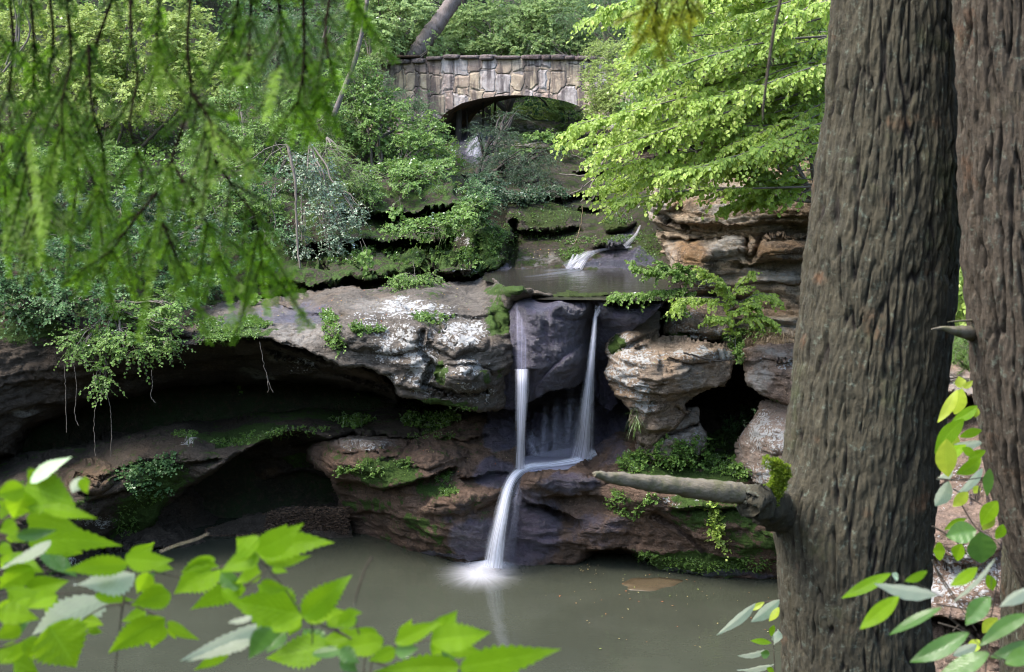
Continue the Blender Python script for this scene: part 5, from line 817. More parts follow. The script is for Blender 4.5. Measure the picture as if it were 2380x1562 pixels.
M_dtwig = NT('dark_bark'); M_dtwig = M_dtwig.done(M_dtwig.n('BsdfPrincipled', {'Base Color': (.035, .028, .024), 'Roughness': .9}))
def plant(name, label, cat, lobes, mat, dens=1.0, ll=.09, lw=.5, nl=11, L=.45, seed=0, trunk=None, group=None, droop=.25, flat=.75, tone=.45, gap=1.0, shell=.5, out=.8, hemlock=False, trunkmat=None, tr=.05, spread=.8, gs=1.2, parts=('foliage', 'branches')):
    """lobes: (u, v, y, ru, rv, ry metres); trunk: (u, v, y) foot"""
    rs = RS(seed+100); g, gt = Geo(), Geo(); cs = [P(l[0], l[1], l[2]) for l in lobes]; big = max(range(len(lobes)), key=lambda k: lobes[k][3]*lobes[k][4])
    root_p = np.array(P(*trunk)) if trunk else cs[big]-UP*lobes[big][4]*px(lobes[big][2])
    root = empty(name, tuple(root_p), label=label, cat=cat, group=group); gb = Geo()
    for l, c in zip(lobes, cs):
        r = np.array([l[3]*px(l[2]), l[5], l[4]*px(l[2])]); n = int(dens*62*(r[0]*r[2]*math.pi)*(1.2+.5*min(r[1], 2))*(.45/L)); n = max(n, 6)
        p, q = blob(rs, c, r, n, shell, gap, gs)
        d = q*out+rs.normal(0, .45, p.shape)+np.array([0, -.25, .08]); d[:, 2] *= .6
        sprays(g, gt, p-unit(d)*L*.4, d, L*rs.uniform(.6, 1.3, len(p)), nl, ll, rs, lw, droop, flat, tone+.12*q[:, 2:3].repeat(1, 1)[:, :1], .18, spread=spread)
        for k in rs.choice(len(p), min(len(p), 7), replace=False):
            limb(gb, c-UP*r[2]*.25 if not trunk else root_p*.35+c*.65, p[k], tr*.45, tr*.1, rs, -.05)
        limb(gb, root_p, c, tr, tr*.5, rs, n=7)
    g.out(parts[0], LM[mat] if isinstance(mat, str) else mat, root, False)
    n0 = gb.n
    if gt.n: gb.add(np.concatenate(gt.v), np.concatenate(gt.f[4]))
    gb.out(parts[1], trunkmat or M_twig, root); return root
def branchy(name, label, cat, branches, mat, ll, seed, nspray=26, L=.5, nl=13, lw=.5, tone=.5, droop=.3, r=.02, base=None, group=None, parts=('foliage', 'branches'), trunkmat=None, spread=.85, wide=.55, hang=.75):
    """flat layered branches: each a polyline of (u, v, y) from the trunk to the tip"""
    rs = RS(seed+500); g, gt, gb = Geo(), Geo(), Geo(); root = empty(name, tuple(P(*(base or branches[0][0]))), label=label, cat=cat, group=group)
    for br_ in branches:
        c = curve(np.array([P(*q) for q in br_])+rs.normal(0, .03, (len(br_), 3)), 8); tube(gb, c, np.linspace(r, r*.2, len(c)), 5)
        S_ = np.concatenate([[0], np.cumsum(np.linalg.norm(np.diff(c, axis=0), axis=1))]); ln = S_[-1]; n = max(5, int(nspray*ln/2.0)); s = rs.uniform(.12, 1, n)**.75*ln
        q = np.stack([np.interp(s, S_, c[:, k]) for k in range(3)], 1); q2 = np.stack([np.interp(np.minimum(s+.1, ln), S_, c[:, k]) for k in range(3)], 1); t = unit(q2-q+unit(c[-1:]-c[-3:-2])*.02)
        sd = unit(np.cross(t, UP))*np.where(rs.uniform(size=n) < .5, 1, -1)[:, None]; d = t*.8+sd*rs.uniform(.3, 1, (n, 1))*wide*1.6+rs.normal(0, .12, (n, 3))*np.array([1, 1, 2.2])
        sprays(g, gt, q, d, L*rs.uniform(.5, 1.2, n)*(1.1-.4*(s/ln)), nl, ll, rs, lw, droop, .85, tone, .12, spread=spread, hang=hang)
    g.out(parts[0], LM[mat] if isinstance(mat, str) else mat, root, False)
    if gt.n: gb.add(np.concatenate(gt.v), np.concatenate(gt.f[4]))
    gb.out(parts[1], trunkmat or M_twig, root); return root

# ---- woods on the slope behind: a few kinds, copied
def forest_tree(name, label, mat, seed, h=9.0, w_=3.2, n=520, ll=.16, group='trees on the wooded slope', dark=False, bark=None):
    rs = RS(seed+900); g, gb = Geo(), Geo(); root = empty(name, (0, 0, 0), label=label, cat='tree', group=group)
    ax = curve(np.array([[0, 0, -1], [rs.normal(0, .15), rs.normal(0, .15), h*.3], [rs.normal(0, .3), rs.normal(0, .3), h*.65], [rs.normal(0, .4), rs.normal(0, .4), h]]), 6); tube(gb, ax, np.linspace(.17, .03, len(ax)), 8)
    for k in range(16):
        z = rs.uniform(.12, 1)*h; a = rs.uniform(0, 6.28); rr = w_*(.45+.55*math.sin(math.pi*min(1, z/h*.8+.15)))*rs.uniform(.5, 1); c = np.array([rr*math.cos(a), rr*math.sin(a), z+rs.uniform(-.2, .6)])
        b = np.array([np.interp(z-.4, ax[:, 2], ax[:, j]) for j in (0, 1)]+[z-.4]); limb(gb, b, c, .05, .015, rs)
        m = n//16; p, q = blob(rs, c*.8+b*.2, (1.35, 1.35, .75), m, .3, .6, .9); d = q+rs.normal(0, .4, p.shape); d[:, 2] *= .45; sprays(g, None, p, d, rs.uniform(.4, .9, len(p)), 9, ll, rs, .5 if not dark else .2, .25, .7, .42+.1*(z/h), .2)
    g.out('crown', LM[mat], root, False); gb.out('trunk', bark or M_dtwig, root); return root
def dup(root, loc, rz, sc):
    r = root.copy(); scene.collection.objects.link(r); r.location = loc; r.rotation_euler = (0, 0, rz); r.scale = (sc,)*3
    for ch in list(root.children):
        c = ch.copy(); scene.collection.objects.link(c); c.parent = r
    return r
kinds = [('yellow', 'yellow green leafy tree in the woods filling the slope behind the stream'), ('far', 'mid green leafy tree in the woods filling the slope behind the stream'), ('cool', 'bluish green leafy tree in the woods filling the slope behind the stream'), ('far', 'fresh green leafy tree in the woods filling the slope behind the stream')]
protos = [forest_tree('woodland_tree', lb_, m_, 10+k, n=520+60*k, ll=(.15, .14, .13, .17)[k], group='trees on the wooded slope, kind %s' % ('yellow green', 'mid green', 'bluish green', 'fresh green')[k]) for k, (m_, lb_) in enumerate(kinds)]
rs = RS(77); used = set()
bins = [(60, 'in the bright far left corner'), (270, 'behind the first long hemlock bough'), (490, 'behind the forked hemlock stem'), (700, 'behind the separate hemlock spray'), (900, 'above the left end of the bridge'), (1100, 'above the left half of the arch'), (1310, 'above the right half of the arch'), (1530, 'above the bush at the bridge end'), (1770, 'behind the layered beech branches')]
for row, y in (('front', 50), ('middle', 57), ('back', 66)):
    for a, ph in bins:
        kk = 0 if a < 520 and rs.uniform() < .75 else (3 if a > 1250 and rs.uniform() < .5 else int(rs.choice([1, 2, 1, 3]))); a += rs.uniform(-50, 50); y_ = y+rs.uniform(-1.5, 1.5); x = (a-U0)/FPX*y_; lb_ = kinds[kk][1].split(' in the woods')[0]+', %s row of the woods, %s' % (row, ph)
        if kk not in used: used.add(kk); o = protos[kk]; o.location = (x, y_, float(ground_z(x, y_))-.3); o.scale = (1.1,)*3
        else: o = dup(protos[kk], (x, y_, float(ground_z(x, y_))-.6), rs.uniform(0, 6.28), rs.uniform(.95, 1.35))
        o['label'] = lb_; o['group'] = 'trees on the wooded slope'
for k, pr in enumerate(protos):
    if k not in used: pr.location = (-30-4*k, 60, float(ground_z(-30, 60)))
# ---- low growth over the ground
rs = RS(5); n = 15000; gxp = rs.uniform(-24, 22, n); gyp = 30.5+rs.uniform(0, 1, n)**1.4*34; xc_ = np.interp(gyp, [30, 42, 60], [1.4, 1.5, 1.0]); k_ = (np.abs(gxp-xc_) > 2.6) | (gyp > 52); gxp, gyp = gxp[k_], gyp[k_]
g, gt = Geo(), Geo(); o_ = np.stack([gxp, gyp, ground_z(gxp, gyp)+.05], -1); d_ = rs.normal(0, .6, o_.shape)+UP*.7+np.array([0, -.3, 0]); tn_ = (.45+.5*fbm(o_*.35, 3))[:, None]
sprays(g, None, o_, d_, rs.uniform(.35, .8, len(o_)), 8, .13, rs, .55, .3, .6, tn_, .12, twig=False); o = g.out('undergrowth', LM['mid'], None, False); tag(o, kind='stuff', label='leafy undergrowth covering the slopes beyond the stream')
# ---- behind the bridge
plant('beech_tree', 'airy fresh green tree directly behind the middle of the bridge', 'tree', [(1150, 60, 47, 150, 60, 1.5), (1300, 40, 47, 130, 60, 1.5), (1230, 105, 46, 160, 25, 1.0), (1040, 110, 46, 60, 30, .8)], 'far', 1.0, .12, seed=1, trunk=(1180, 260, 47), tr=.1)
plant('hemlock_tree', 'feathery dark green hemlock above the right half of the bridge', 'tree', [(1400, 30, 44, 120, 50, 1.2), (1480, 80, 43, 100, 45, 1.2), (1300, 95, 46, 90, 30, 1.0), (1200, 20, 49, 100, 40, 1)], 'cool', 1.2, .08, lw=.2, nl=18, L=.6, seed=2, trunk=(1440, 260, 44), tr=.1, droop=.35)
plant('maple_tree', 'leafy tree with pale green leaves left of the leaning dark trunk', 'tree', [(930, 40, 44, 90, 50, 1.3), (860, 90, 43, 70, 50, 1.2), (970, 100, 43.5, 60, 30, .8), (900, -30, 45, 110, 40, 1.5)], 'far', 1.0, .12, seed=3, trunk=(880, 300, 43.5), tr=.09)
def bare_trunk(name, label, pts, mat, rough=.02, seed=0):
    o = leafless(None, name, pts, mat, 12, rough, seed); return tag(o, label=label, cat='tree')
M_bark3 = bark_mat('bark_dark_oak', (.10, .08, .075), (.20, .165, .16), lich=(.3, .3, .28), mossy=.1)
bare_trunk('leaning_tree', 'thick dark leaning trunk rising behind the left end of the bridge', [(930, 190, 43.6, 22), (966, 130, 43.6, 20), (990, 90, 43.6, 19), (1020, 50, 43.7, 18), (1055, 0, 43.8, 17), (1100, -80, 44, 15)], M_bark3, .05, 1)
bare_trunk('slender_tree', 'slender pale grey trunk slanting up left of the bridge', [(775, 270, 36, 6), (800, 205, 36, 5.5), (822, 150, 36, 5.3), (838, 90, 36, 5), (848, 40, 36, 4.6), (858, -40, 36, 4.2)], M_bark3, .01, 2)
bare_trunk('upright_tree', 'thin upright dark trunk seen through the leaves behind the bridge', [(1076, 150, 48, 6), (1078, 90, 48, 6), (1080, 30, 48, 5.5), (1074, -60, 48, 5)], M_dtwig, .01, 3)
for k, (a, b) in enumerate(((14, 40), (36, 45), (52, 38), (8, 70))):
    o = leafless(None, 'sapling_stem', [(a, 150+k*6, 39, 2.5), (b, 70, 39, 2.2), (a+8, -40, 39, 1.6)], M_twig, 8); tag(o, label=('leftmost but one of the bare thin stems in the bright corner', 'third bare thin stem from the corner, leaning inward', 'fourth and innermost bare thin stem in the bright corner', 'bare thin stem crossing the others in the bright corner')[k], cat='sapling', group='bare saplings in the corner')
# ---- left of the bridge
plant('beech_thicket', 'yellow green thicket glowing behind the dark hemlock boughs', 'shrub', [(120, 120, 41, 190, 120, 2), (330, 100, 41, 180, 120, 2), (500, 170, 40, 120, 90, 1.5), (240, 230, 39, 200, 50, 1.2)], 'yellow', .8, .12, seed=4, trunk=(250, 420, 40), tr=.06, tone=.62)
plant('hemlock_sapling', 'soft feathery hemlock standing behind the yellow green shrubs', 'tree', [(680, 130, 40, 90, 110, 1.5), (620, 60, 41, 80, 60, 1.3), (760, 60, 41, 70, 70, 1.3), (640, 220, 39, 90, 50, 1)], 'cool', 1.3, .08, lw=.2, nl=18, L=.6, seed=5, trunk=(690, 330, 40), tr=.08, droop=.4)
plant('spicebush', 'dense small leaved shrub with yellowish tips left of centre', 'shrub', [(560, 260, 37, 90, 60, 1.1), (640, 330, 36, 110, 60, 1.2), (500, 330, 36, 80, 60, 1.1), (720, 250, 37, 80, 50, 1.0), (560, 400, 35, 80, 50, .9)], 'mid', 1.2, .085, seed=6, trunk=(600, 520, 35.5), tr=.05, tone=.55)
plant('witch_hazel', 'mid green shrub spilling down below the left end of the bridge', 'shrub', [(880, 300, 38, 90, 60, 1.2), (960, 350, 37.5, 80, 50, 1.1), (880, 230, 38.5, 80, 50, 1.1), (820, 180, 39, 60, 60, 1.0), (940, 400, 36.5, 90, 30, .9), (1000, 300, 39, 40, 40, .7)], 'mid', 1.3, .095, seed=7, trunk=(880, 440, 37), tr=.05, tone=.5)
plant('hemlock_sapling', 'blue green hemlock sapling hugging the bridge abutment', 'tree', [(850, 210, 39.5, 70, 60, 1), (960, 220, 40.2, 40, 34, .5), (800, 280, 38.5, 60, 40, .9), (975, 265, 39.8, 36, 26, .5)], 'cool', 1.3, .08, lw=.2, nl=18, L=.5, seed=8, trunk=(850, 340, 39), tr=.05)
plant('silvery_shrub', 'shrub with small silvery leaves cascading beside the bare hanging vine', 'shrub', [(730, 400, 31.5, 60, 70, .7), (760, 480, 31, 60, 60, .7), (795, 540, 30.6, 40, 40, .5), (830, 500, 30.8, 30, 30, .4), (700, 560, 30.8, 26, 50, .4), (760, 570, 30.8, 40, 30, .4)], 'silver', 1.3, .065, nl=9, L=.35, seed=9, trunk=(720, 330, 32), tr=.025, tone=.5, lw=.6)
plant('hemlock_spray', 'light green hemlock sprays reaching out at the right of the silvery shrub', 'shrub', [(800, 400, 33, 70, 46, .8), (850, 430, 33, 36, 30, .5), (760, 360, 33.5, 60, 36, .7)], 'mid', 1.5, .06, lw=.22, nl=18, L=.5, seed=10, trunk=(760, 320, 34), tr=.03, droop=.5, tone=.6)
plant('ledge_bush', 'leafy shrub growing over the dark ledge in front of the hemlock bough', 'shrub', [(520, 470, 32, 80, 50, .8), (600, 500, 31.5, 60, 50, .7), (430, 430, 33, 80, 50, .9), (330, 480, 32, 90, 60, 1), (200, 400, 34, 140, 70, 1.3), (60, 420, 34, 120, 80, 1.3)], 'mid', 1.1, .095, seed=11, trunk=(400, 600, 32), tr=.04)
plant('rim_shrub', 'mid green shrub draped over the rim above the upper black hollow', 'shrub', [(900, 405, 34, 70, 30, .7), (990, 400, 34.3, 60, 26, .7), (840, 440, 33, 50, 34, .6), (1050, 390, 35, 50, 26, .6), (940, 430, 33.4, 50, 16, .5)], 'mid', 1.3, .09, seed=51, trunk=(920, 440, 34.5), tr=.03, tone=.45)
plant('rim_shrub', 'darker shrub filling the hollow between the silvery shrub and the ledge bush', 'shrub', [(640, 430, 32.6, 60, 50, .7), (560, 460, 32.2, 60, 50, .7), (620, 540, 31, 60, 50, .6), (540, 560, 30.6, 50, 50, .6), (600, 620, 29.8, 50, 30, .5)], 'cool', 1.0, .085, seed=52, trunk=(600, 640, 31), tr=.03, tone=.4)
# ---- upper ledges
plant('leafy_plants', 'low leafy plants and herbs crowding the edge of the middle ledge', 'plants', [(960, 520, 30.3, 46, 18, .5), (1010, 525, 30.2, 50, 20, .5), (1060, 505, 30.4, 40, 18, .5), (1100, 480, 31, 40, 20, .5), (920, 530, 30.4, 30, 10, .4)], 'mid', 2.4, .10, nl=7, L=.3, seed=12, tr=.006, tone=.45)
plant('ledge_fern', 'soft blue green fern like shrub beside the mossy bank', 'shrub', [(1120, 470, 31.2, 34, 28, .4), (1130, 500, 31.2, 26, 20, .3), (1100, 440, 32, 26, 22, .4)], 'cool', 2.6, .07, nl=11, L=.35, seed=13, tr=.008, tone=.7)
plant('dark_hemlock', 'dark drooping hemlock hanging over the stream below the arch', 'tree', [(1180, 380, 36, 100, 34, 1.0), (1250, 420, 35.5, 70, 34, .9), (1140, 320, 37.5, 80, 34, 1.0), (1260, 360, 37, 70, 26, .8), (1100, 420, 35.5, 50, 24, .6), (1190, 275, 41, 50, 22, .6)], 'dark', 1.7, .075, lw=.2, nl=18, L=.6, seed=14, trunk=(1095, 440, 37), tr=.09, droop=.45, trunkmat=M_dtwig)
for k, (a, b, c) in enumerate(((1062, 1068, 9), (1092, 1084, 3), (1118, 1124, 3), (1140, 1152, 3.5))):
    o = leafless(None, 'stream_sapling', [(a, 420, 43.4+.2*k, c), ((a+b)/2, 340, 43.4+.2*k, c*.9), (b, 215, 43.6+.2*k, c*.7)], M_dtwig, 8); tag(o, label=('thickest dark stem under the bridge arch at the left bank', 'first thin stem right of the thick one under the arch', 'straight thin stem in front of the bright stream under the arch', 'slightly leaning thin stem furthest right under the arch')[k], cat='sapling', group='stems under the arch')
plant('stream_herbs', 'small green plants scattered over the rocks of the far stream bed', 'plants', [(1250, 315, 41, 60, 10, .6), (1330, 340, 40, 40, 10, .6), (1190, 350, 40, 50, 8, .5), (1290, 300, 43, 60, 12, .6), (1390, 350, 39, 40, 12, .5)], 'mid', 1.7, .11, nl=7, L=.3, seed=15, tr=.006)
plant('stream_bank_tree', 'bright leafy tree upstream seen through the bridge arch', 'tree', [(1250, 262, 50, 60, 26, 1), (1320, 270, 48, 60, 34, 1), (1170, 262, 51, 50, 20, 1)], 'yellow', 1.4, .11, seed=16, trunk=(1330, 310, 49), tr=.05)
plant('dark_fern_bank', 'dim ferny growth on the dark bank behind the mossy rocks', 'plants', [(1150, 450, 33.5, 60, 24, .5), (1210, 455, 34, 60, 20, .5), (1130, 420, 34.5, 50, 20, .5), (1270, 445, 34.5, 50, 16, .5)], 'dark', 1.6, .09, nl=9, L=.35, seed=17, tr=.008, tone=.6)
plant('bramble', 'bush with small yellowing leaves sitting on the flat top of the big ledge', 'shrub', [(965, 635, 28.6, 42, 24, .4), (930, 650, 28.5, 26, 14, .3), (1000, 645, 28.5, 28, 14, .3), (960, 605, 28.9, 14, 14, .2)], 'mid', 3.2, .06, nl=9, L=.25, seed=18, tr=.008, tone=.6)
for k, (pts, lb_) in enumerate((([(842, 560), (846, 590), (852, 620), (848, 655)], 'dangling vine with broad leaves right of the bare hanging vine'), ([(930, 455), (915, 480), (905, 500), (912, 520)], 'short leafy vine hanging across the upper black hollow'), ([(515, 560), (505, 600), (512, 640), (500, 655)], 'drooping vine with pointed leaves below the hemlock bough tips'), ([(580, 660), (575, 690), (590, 700)], 'small tuft of broad leaves hanging over the mossy rim'))):
    y = {0: 28.7, 1: 30.6, 2: 28.5, 3: 28.5}[k]; branchy('vine', lb_, 'vine', [[(a, b, y) for a, b in pts], [(pts[0][0], pts[0][1], y), (pts[1][0]+14, pts[1][1]+4, y-.05), (pts[2][0]+10, pts[2][1]-6, y-.1)]], 'mid', .12, 20+k, nspray=16, L=.2, nl=5, lw=.62, r=.006)
# ---- hanging shrubs on the far left cliff
plant('cliff_shrub', 'shrub of mixed leaves tumbling over the cliff rim in the far left', 'shrub', [(60, 620, 27.6, 110, 60, .9), (180, 600, 28, 110, 60, .9), (300, 580, 28.6, 90, 60, .9), (60, 700, 27, 100, 50, .8), (190, 690, 26.8, 110, 50, .8)], 'cool', 1.5, .085, seed=30, trunk=(120, 740, 28), tr=.04, tone=.55)
plant('cliff_shrub', 'brighter bushy shrub hanging lowest over the black cave', 'shrub', [(270, 740, 26.4, 80, 40, .6), (200, 790, 26.2, 60, 36, .5), (290, 800, 26.1, 70, 40, .5), (370, 770, 26.3, 50, 60, .5), (380, 700, 26.8, 50, 36, .5), (240, 870, 25.9, 26, 34, .3), (300, 850, 26, 26, 20, .3)], 'mid', 1.7, .085, seed=31, trunk=(260, 700, 27), tr=.03, tone=.6)
plant('cliff_shrub', 'dark green undergrowth behind the hanging shrubs above the cave', 'shrub', [(100, 500, 29.5, 140, 60, 1), (300, 500, 30, 120, 60, 1), (460, 620, 29.3, 70, 60, .6), (450, 540, 30, 90, 40, .8)], 'dark', 1.2, .09, seed=32, trunk=(220, 640, 29), tr=.04, tone=.75)
plant('cliff_herbs', 'leafy herbs on the rim between the hanging shrub and the mossy ledge', 'plants', [(430, 690, 28, 40, 24, .4), (470, 660, 28.4, 40, 24, .4), (400, 660, 28.2, 40, 30, .4)], 'cool', 1.8, .085, nl=9, L=.3, seed=33, tr=.008, tone=.6)
# ---- right bank
ends = [(1345, 330), (1300, 318), (1330, 290), (1385, 400), (1400, 440), (1440, 470), (1395, 360), (1480, 250), (1490, 180), (1500, 110), (1400, 25), (1370, 48), (1470, 20), (1560, 60), (1600, 140), (1550, 215), (1610, 250), (1640, 320), (1560, 330), (1500, 380), (1470, 420), (1700, 340), (1690, 60), (1640, -10), (1750, 120), (1730, 200), (1760, 280), (1800, 60), (1820, 180), (1830, 300), (1560, 400), (1520, 300), (1600, 390), (1700, -20), (1440, 330), (1640, 190), (1480, 300), (1570, 150), (1780, -20), (1690, 250)]
rsb = RS(8); brs = []
for a, b in ends:
    y1 = rsb.uniform(21.8, 24.5); bu = min(2060, a+rsb.uniform(420, 560)); bv = b+rsb.uniform(-150, -30); brs.append([(bu, bv, y1+1.2), (bu*.66+a*.34, bv*.62+b*.38-14, y1+.6), (bu*.3+a*.7, bv*.25+b*.75-14, y1+.2), (a, b, y1)])
branchy('beech_tree', 'broad beech with layered sunny yellow green branches filling the upper right bank', 'tree', brs, 'bright', .112, 1, nspray=36, L=.62, nl=11, lw=.46, tone=.55, droop=.35, r=.022, base=(2060, 500, 24.5), parts=('foliage', 'branches'))
plant('beech_tree', 'shaded green tree crown behind the sunny beech branches', 'tree', [(1620, 120, 30, 160, 110, 1.6), (1800, 150, 29, 140, 150, 1.5), (1560, 260, 29.5, 120, 60, 1), (1740, 300, 28.5, 150, 50, 1), (1640, 0, 31, 200, 60, 1.5), (1850, 0, 29, 150, 90, 1.5)], 'mid', .8, .11, seed=40, trunk=(1800, 460, 30), tr=.1, tone=.35)
plant('beech_tree', 'sunny beech crown filling the gaps between the layered branches', 'tree', [(1580, 80, 25.5, 130, 80, 1), (1750, 130, 25, 130, 110, 1), (1640, 240, 25, 120, 60, .8), (1800, 280, 24.6, 90, 70, .7), (1470, 300, 26, 70, 40, .7), (1450, 400, 26, 50, 50, .6), (1500, 150, 26.5, 70, 60, .8), (1850, 60, 24.6, 90, 100, .8)], 'bright', .75, .105, nl=9, L=.4, seed=60, trunk=(1900, 470, 26), tr=.04, tone=.5, lw=.46)
branchy('maple_sapling', 'low maple branches with lobed leaves reaching over the dark bedding', 'tree', [[(1900, 400, 24.5), (1800, 400, 24.3), (1720, 395, 24.3), (1660, 392, 24.2)], [(1900, 370, 24.6), (1800, 375, 24.5), (1700, 380, 24.4)], [(1910, 430, 24.3), (1840, 430, 24.2), (1780, 440, 24.2), (1690, 478, 24)], [(1910, 440, 24.2), (1850, 450, 24.1), (1790, 465, 24), (1740, 462, 24)], [(1910, 420, 24.1), (1860, 410, 24), (1760, 420, 24)]], 'bright', .115, 2, nspray=44, L=.45, nl=11, lw=.62, tone=.5, r=.014, base=(1980, 480, 24.5))
plant('bridge_end_bush', 'rounded bush of tiny leaves beside the right end of the bridge', 'shrub', [(1400, 190, 37, 60, 50, .8), (1450, 230, 36.5, 60, 40, .8), (1370, 240, 37, 40, 26, .6), (1480, 160, 37, 50, 50, .8), (1420, 120, 38, 60, 30, .8)], 'yellow', 1.7, .065, nl=12, L=.4, seed=41, trunk=(1430, 290, 37), tr=.03, tone=.4)
def tuft(name, label, cat, spots, mat, n, ln, seed, hang=.5, w_=.006, kind=None, lean=(0, -1, 0)):
    rs = RS(seed+300); g = Geo()
    for u, v, ru, rv in spots:
        for k in range(n):
            a, b = u+rs.normal()*ru*.5, v+rs.normal()*rv*.5; p, nn = hit(a, b); d = nn*.4+UP*(.9-hang)+np.array(lean)*.4+rs.normal(0, .4, 3); d = unit(d); L = ln*rs.uniform(.4, 1.2); s = unit(np.cross(d, rs.normal(size=3)))
            t = np.linspace(0, 1, 5)[:, None]; c = p-nn*.02+d*L*t-UP*L*hang*1.2*t*t; wv = w_*(1-t*.85); q = np.stack([c-s*wv, c+s*wv], 1).reshape(-1, 3); g.add(q, np.array([[2*j, 2*j+1, 2*j+3, 2*j+2] for j in range(4)]), rs.uniform())
    o = g.out(name, LM[mat] if isinstance(mat, str) else mat, None, False); return tag(o, label=label, cat=cat, kind='stuff')
M_straw = leaf_mat('dry_grass_blades', (.16, .12, .07), (.36, .28, .18), trans=.3, gloss=.03)
tuft('dry_grass_tuft', 'tuft of dry straw coloured grass draped over the white boulder', 'grass', [(1400, 268, 40, 14), (1440, 262, 50, 14), (1480, 275, 40, 10), (1390, 285, 16, 12)], M_straw, 170, .75, 1, .7, .008)
tuft('dry_grass_tuft', 'fringe of dry grass on the ledge right of the narrow rock cleft', 'grass', [(1770, 772, 50, 12), (1800, 780, 60, 12), (1745, 775, 20, 14)], M_straw, 200, .3, 2, .8, .004)
tuft('dry_grass_tuft', 'dry grass hanging on the brow of the brown boulder under the sapling', 'grass', [(1640, 700, 50, 12), (1600, 712, 30, 8)], M_straw, 130, .35, 3, .9, .004)
tuft('long_grass', 'long green blades drooping from the middle ledge', 'grass', [(1040, 520, 36, 12), (1060, 530, 26, 12), (1010, 515, 30, 10)], 'mid', 70, .75, 4, .75, .009)
tuft('grass_tuft', 'green grass tuft hanging at the narrow waist of the lichen boulder', 'grass', [(1470, 965, 10, 12), (1480, 980, 10, 12)], 'mid', 26, .28, 5, .7, .007)
tuft('grass_tuft', 'grassy patch on the brown ledge above the black hollow', 'grass', [(1020, 445, 40, 12)], 'mid', 110, .4, 6, .3, .006)
# ---- sapling on the right cliff
branchy('cliff_sapling', 'small sapling with layered pale leaves in front of the orange cliff', 'sapling', [
  [(1697, 800, 25.3), (1694, 740, 25.3), (1690, 690, 25.3), (1670, 650, 25.2), (1640, 620, 25.2)], [(1692, 700, 25.3), (1650, 690, 25.1), (1600, 695, 25), (1575, 708, 24.9)], [(1694, 720, 25.3), (1740, 690, 25.3), (1780, 680, 25.3), (1815, 690, 25.3)], [(1690, 700, 25.3), (1720, 660, 25.4), (1745, 640, 25.4)],
  [(1712, 800, 25.1), (1708, 755, 25.1), (1680, 735, 25), (1650, 738, 24.9)], [(1708, 760, 25.1), (1740, 735, 25), (1780, 740, 25), (1812, 752, 25)], [(1706, 750, 25.1), (1720, 720, 25), (1750, 700, 25), (1760, 715, 25)]], 'bright', .085, 3, nspray=80, L=.40, nl=11, lw=.5, tone=.4, r=.009, base=(1697, 800, 25.3), wide=.9)
branchy('pool_sapling', 'darker leafed sapling leaning out over the right side of the upper pool', 'sapling', [
  [(1640, 660, 26.2), (1580, 640, 26), (1520, 632, 25.8), (1470, 618, 25.7)], [(1640, 670, 26.2), (1580, 668, 26), (1500, 680, 25.8), (1435, 688, 25.7)], [(1620, 650, 26.2), (1570, 625, 26), (1540, 610, 26)], [(1640, 665, 26.1), (1590, 690, 26), (1570, 710, 25.9)], [(1640, 650, 26.2), (1600, 630, 26.1), (1590, 625, 26)]], 'mid', .085, 4, nspray=80, L=.42, nl=11, lw=.5, tone=.7, r=.009, base=(1640, 665, 26.2), wide=.9)
# ---- plants between the tall trunks, far right bank
plant('pine_sapling', 'soft long needled pine seen between the two big trunks', 'tree', [(2215, 830, 19, 60, 40, .6), (2240, 790, 19, 50, 40, .6), (2190, 870, 18.8, 40, 22, .4), (2240, 650, 19.5, 50, 40, .5)], 'mid', 2.2, .12, lw=.05, nl=26, L=.3, seed=42, trunk=(2300, 900, 19.5), tr=.02, tone=.6, spread=1.1)
branchy('beech_tree', 'thin beech branches with pale leaves hanging between the two big trunks', 'tree', [[(2330, 480, 18), (2260, 540, 17.8), (2220, 600, 17.7), (2205, 640, 17.7)], [(2330, 600, 18), (2250, 660, 17.8), (2210, 720, 17.7)], [(2330, 660, 18), (2260, 700, 17.9), (2215, 745, 17.8)], [(2330, 520, 18), (2250, 600, 17.9), (2230, 680, 17.9)]], 'bright', .10, 5, nspray=46, L=.4, nl=11, lw=.6, tone=.75, r=.008, base=(2330, 480, 18))
plant('bank_thicket', 'dark leafy thicket filling the bank behind the big trunks', 'shrub', [(2300, 500, 24, 200, 120, 1.5), (2150, 700, 24, 200, 130, 1.5), (2350, 700, 23, 150, 130, 1.2), (2100, 300, 27, 250, 200, 2), (2350, 200, 27, 200, 200, 2)], 'mid', .8, .12, seed=43, trunk=(2250, 900, 24), tr=.06)
# ---- herbs rooted on the rocks: each patch is one plant group set on what the view hits
def herbs(name, label, cat, spots, mat, n, ll, seed, L=.16, nl=6, lw=.55, tone=.5, up_=.55, kind=None):
    rs = RS(seed+700); g, gt = Geo(), Geo(); o, d = [], []
    for u, v, ru, rv in spots:
        for k in range(n):
            th_, r_ = rs.uniform(0, 6.28), rs.uniform()**.5; p, nn = hit(u+ru*r_*math.cos(th_), v+rv*r_*math.sin(th_)); o.append(p); d.append(nn*.7+UP*up_+rs.normal(0, .35, 3))
    sprays(g, gt, np.array(o), np.array(d), L*rs.uniform(.5, 1.3, len(o)), nl, ll, rs, lw, .3, .6, tone, .2)
    root = empty(name, tuple(np.array(o[0])), label=label, cat=cat); g.out('foliage', LM[mat] if isinstance(mat, str) else mat, root, False)
    if kind: root['kind'] = kind
    return root
herbs('herb_clump', 'leafy clump growing on the sloping face right of the dark seep', 'plant', [(772, 770, 26, 30), (765, 740, 18, 14), (780, 800, 22, 16), (830, 768, 12, 10)], 'mid', 46, .065, 1)
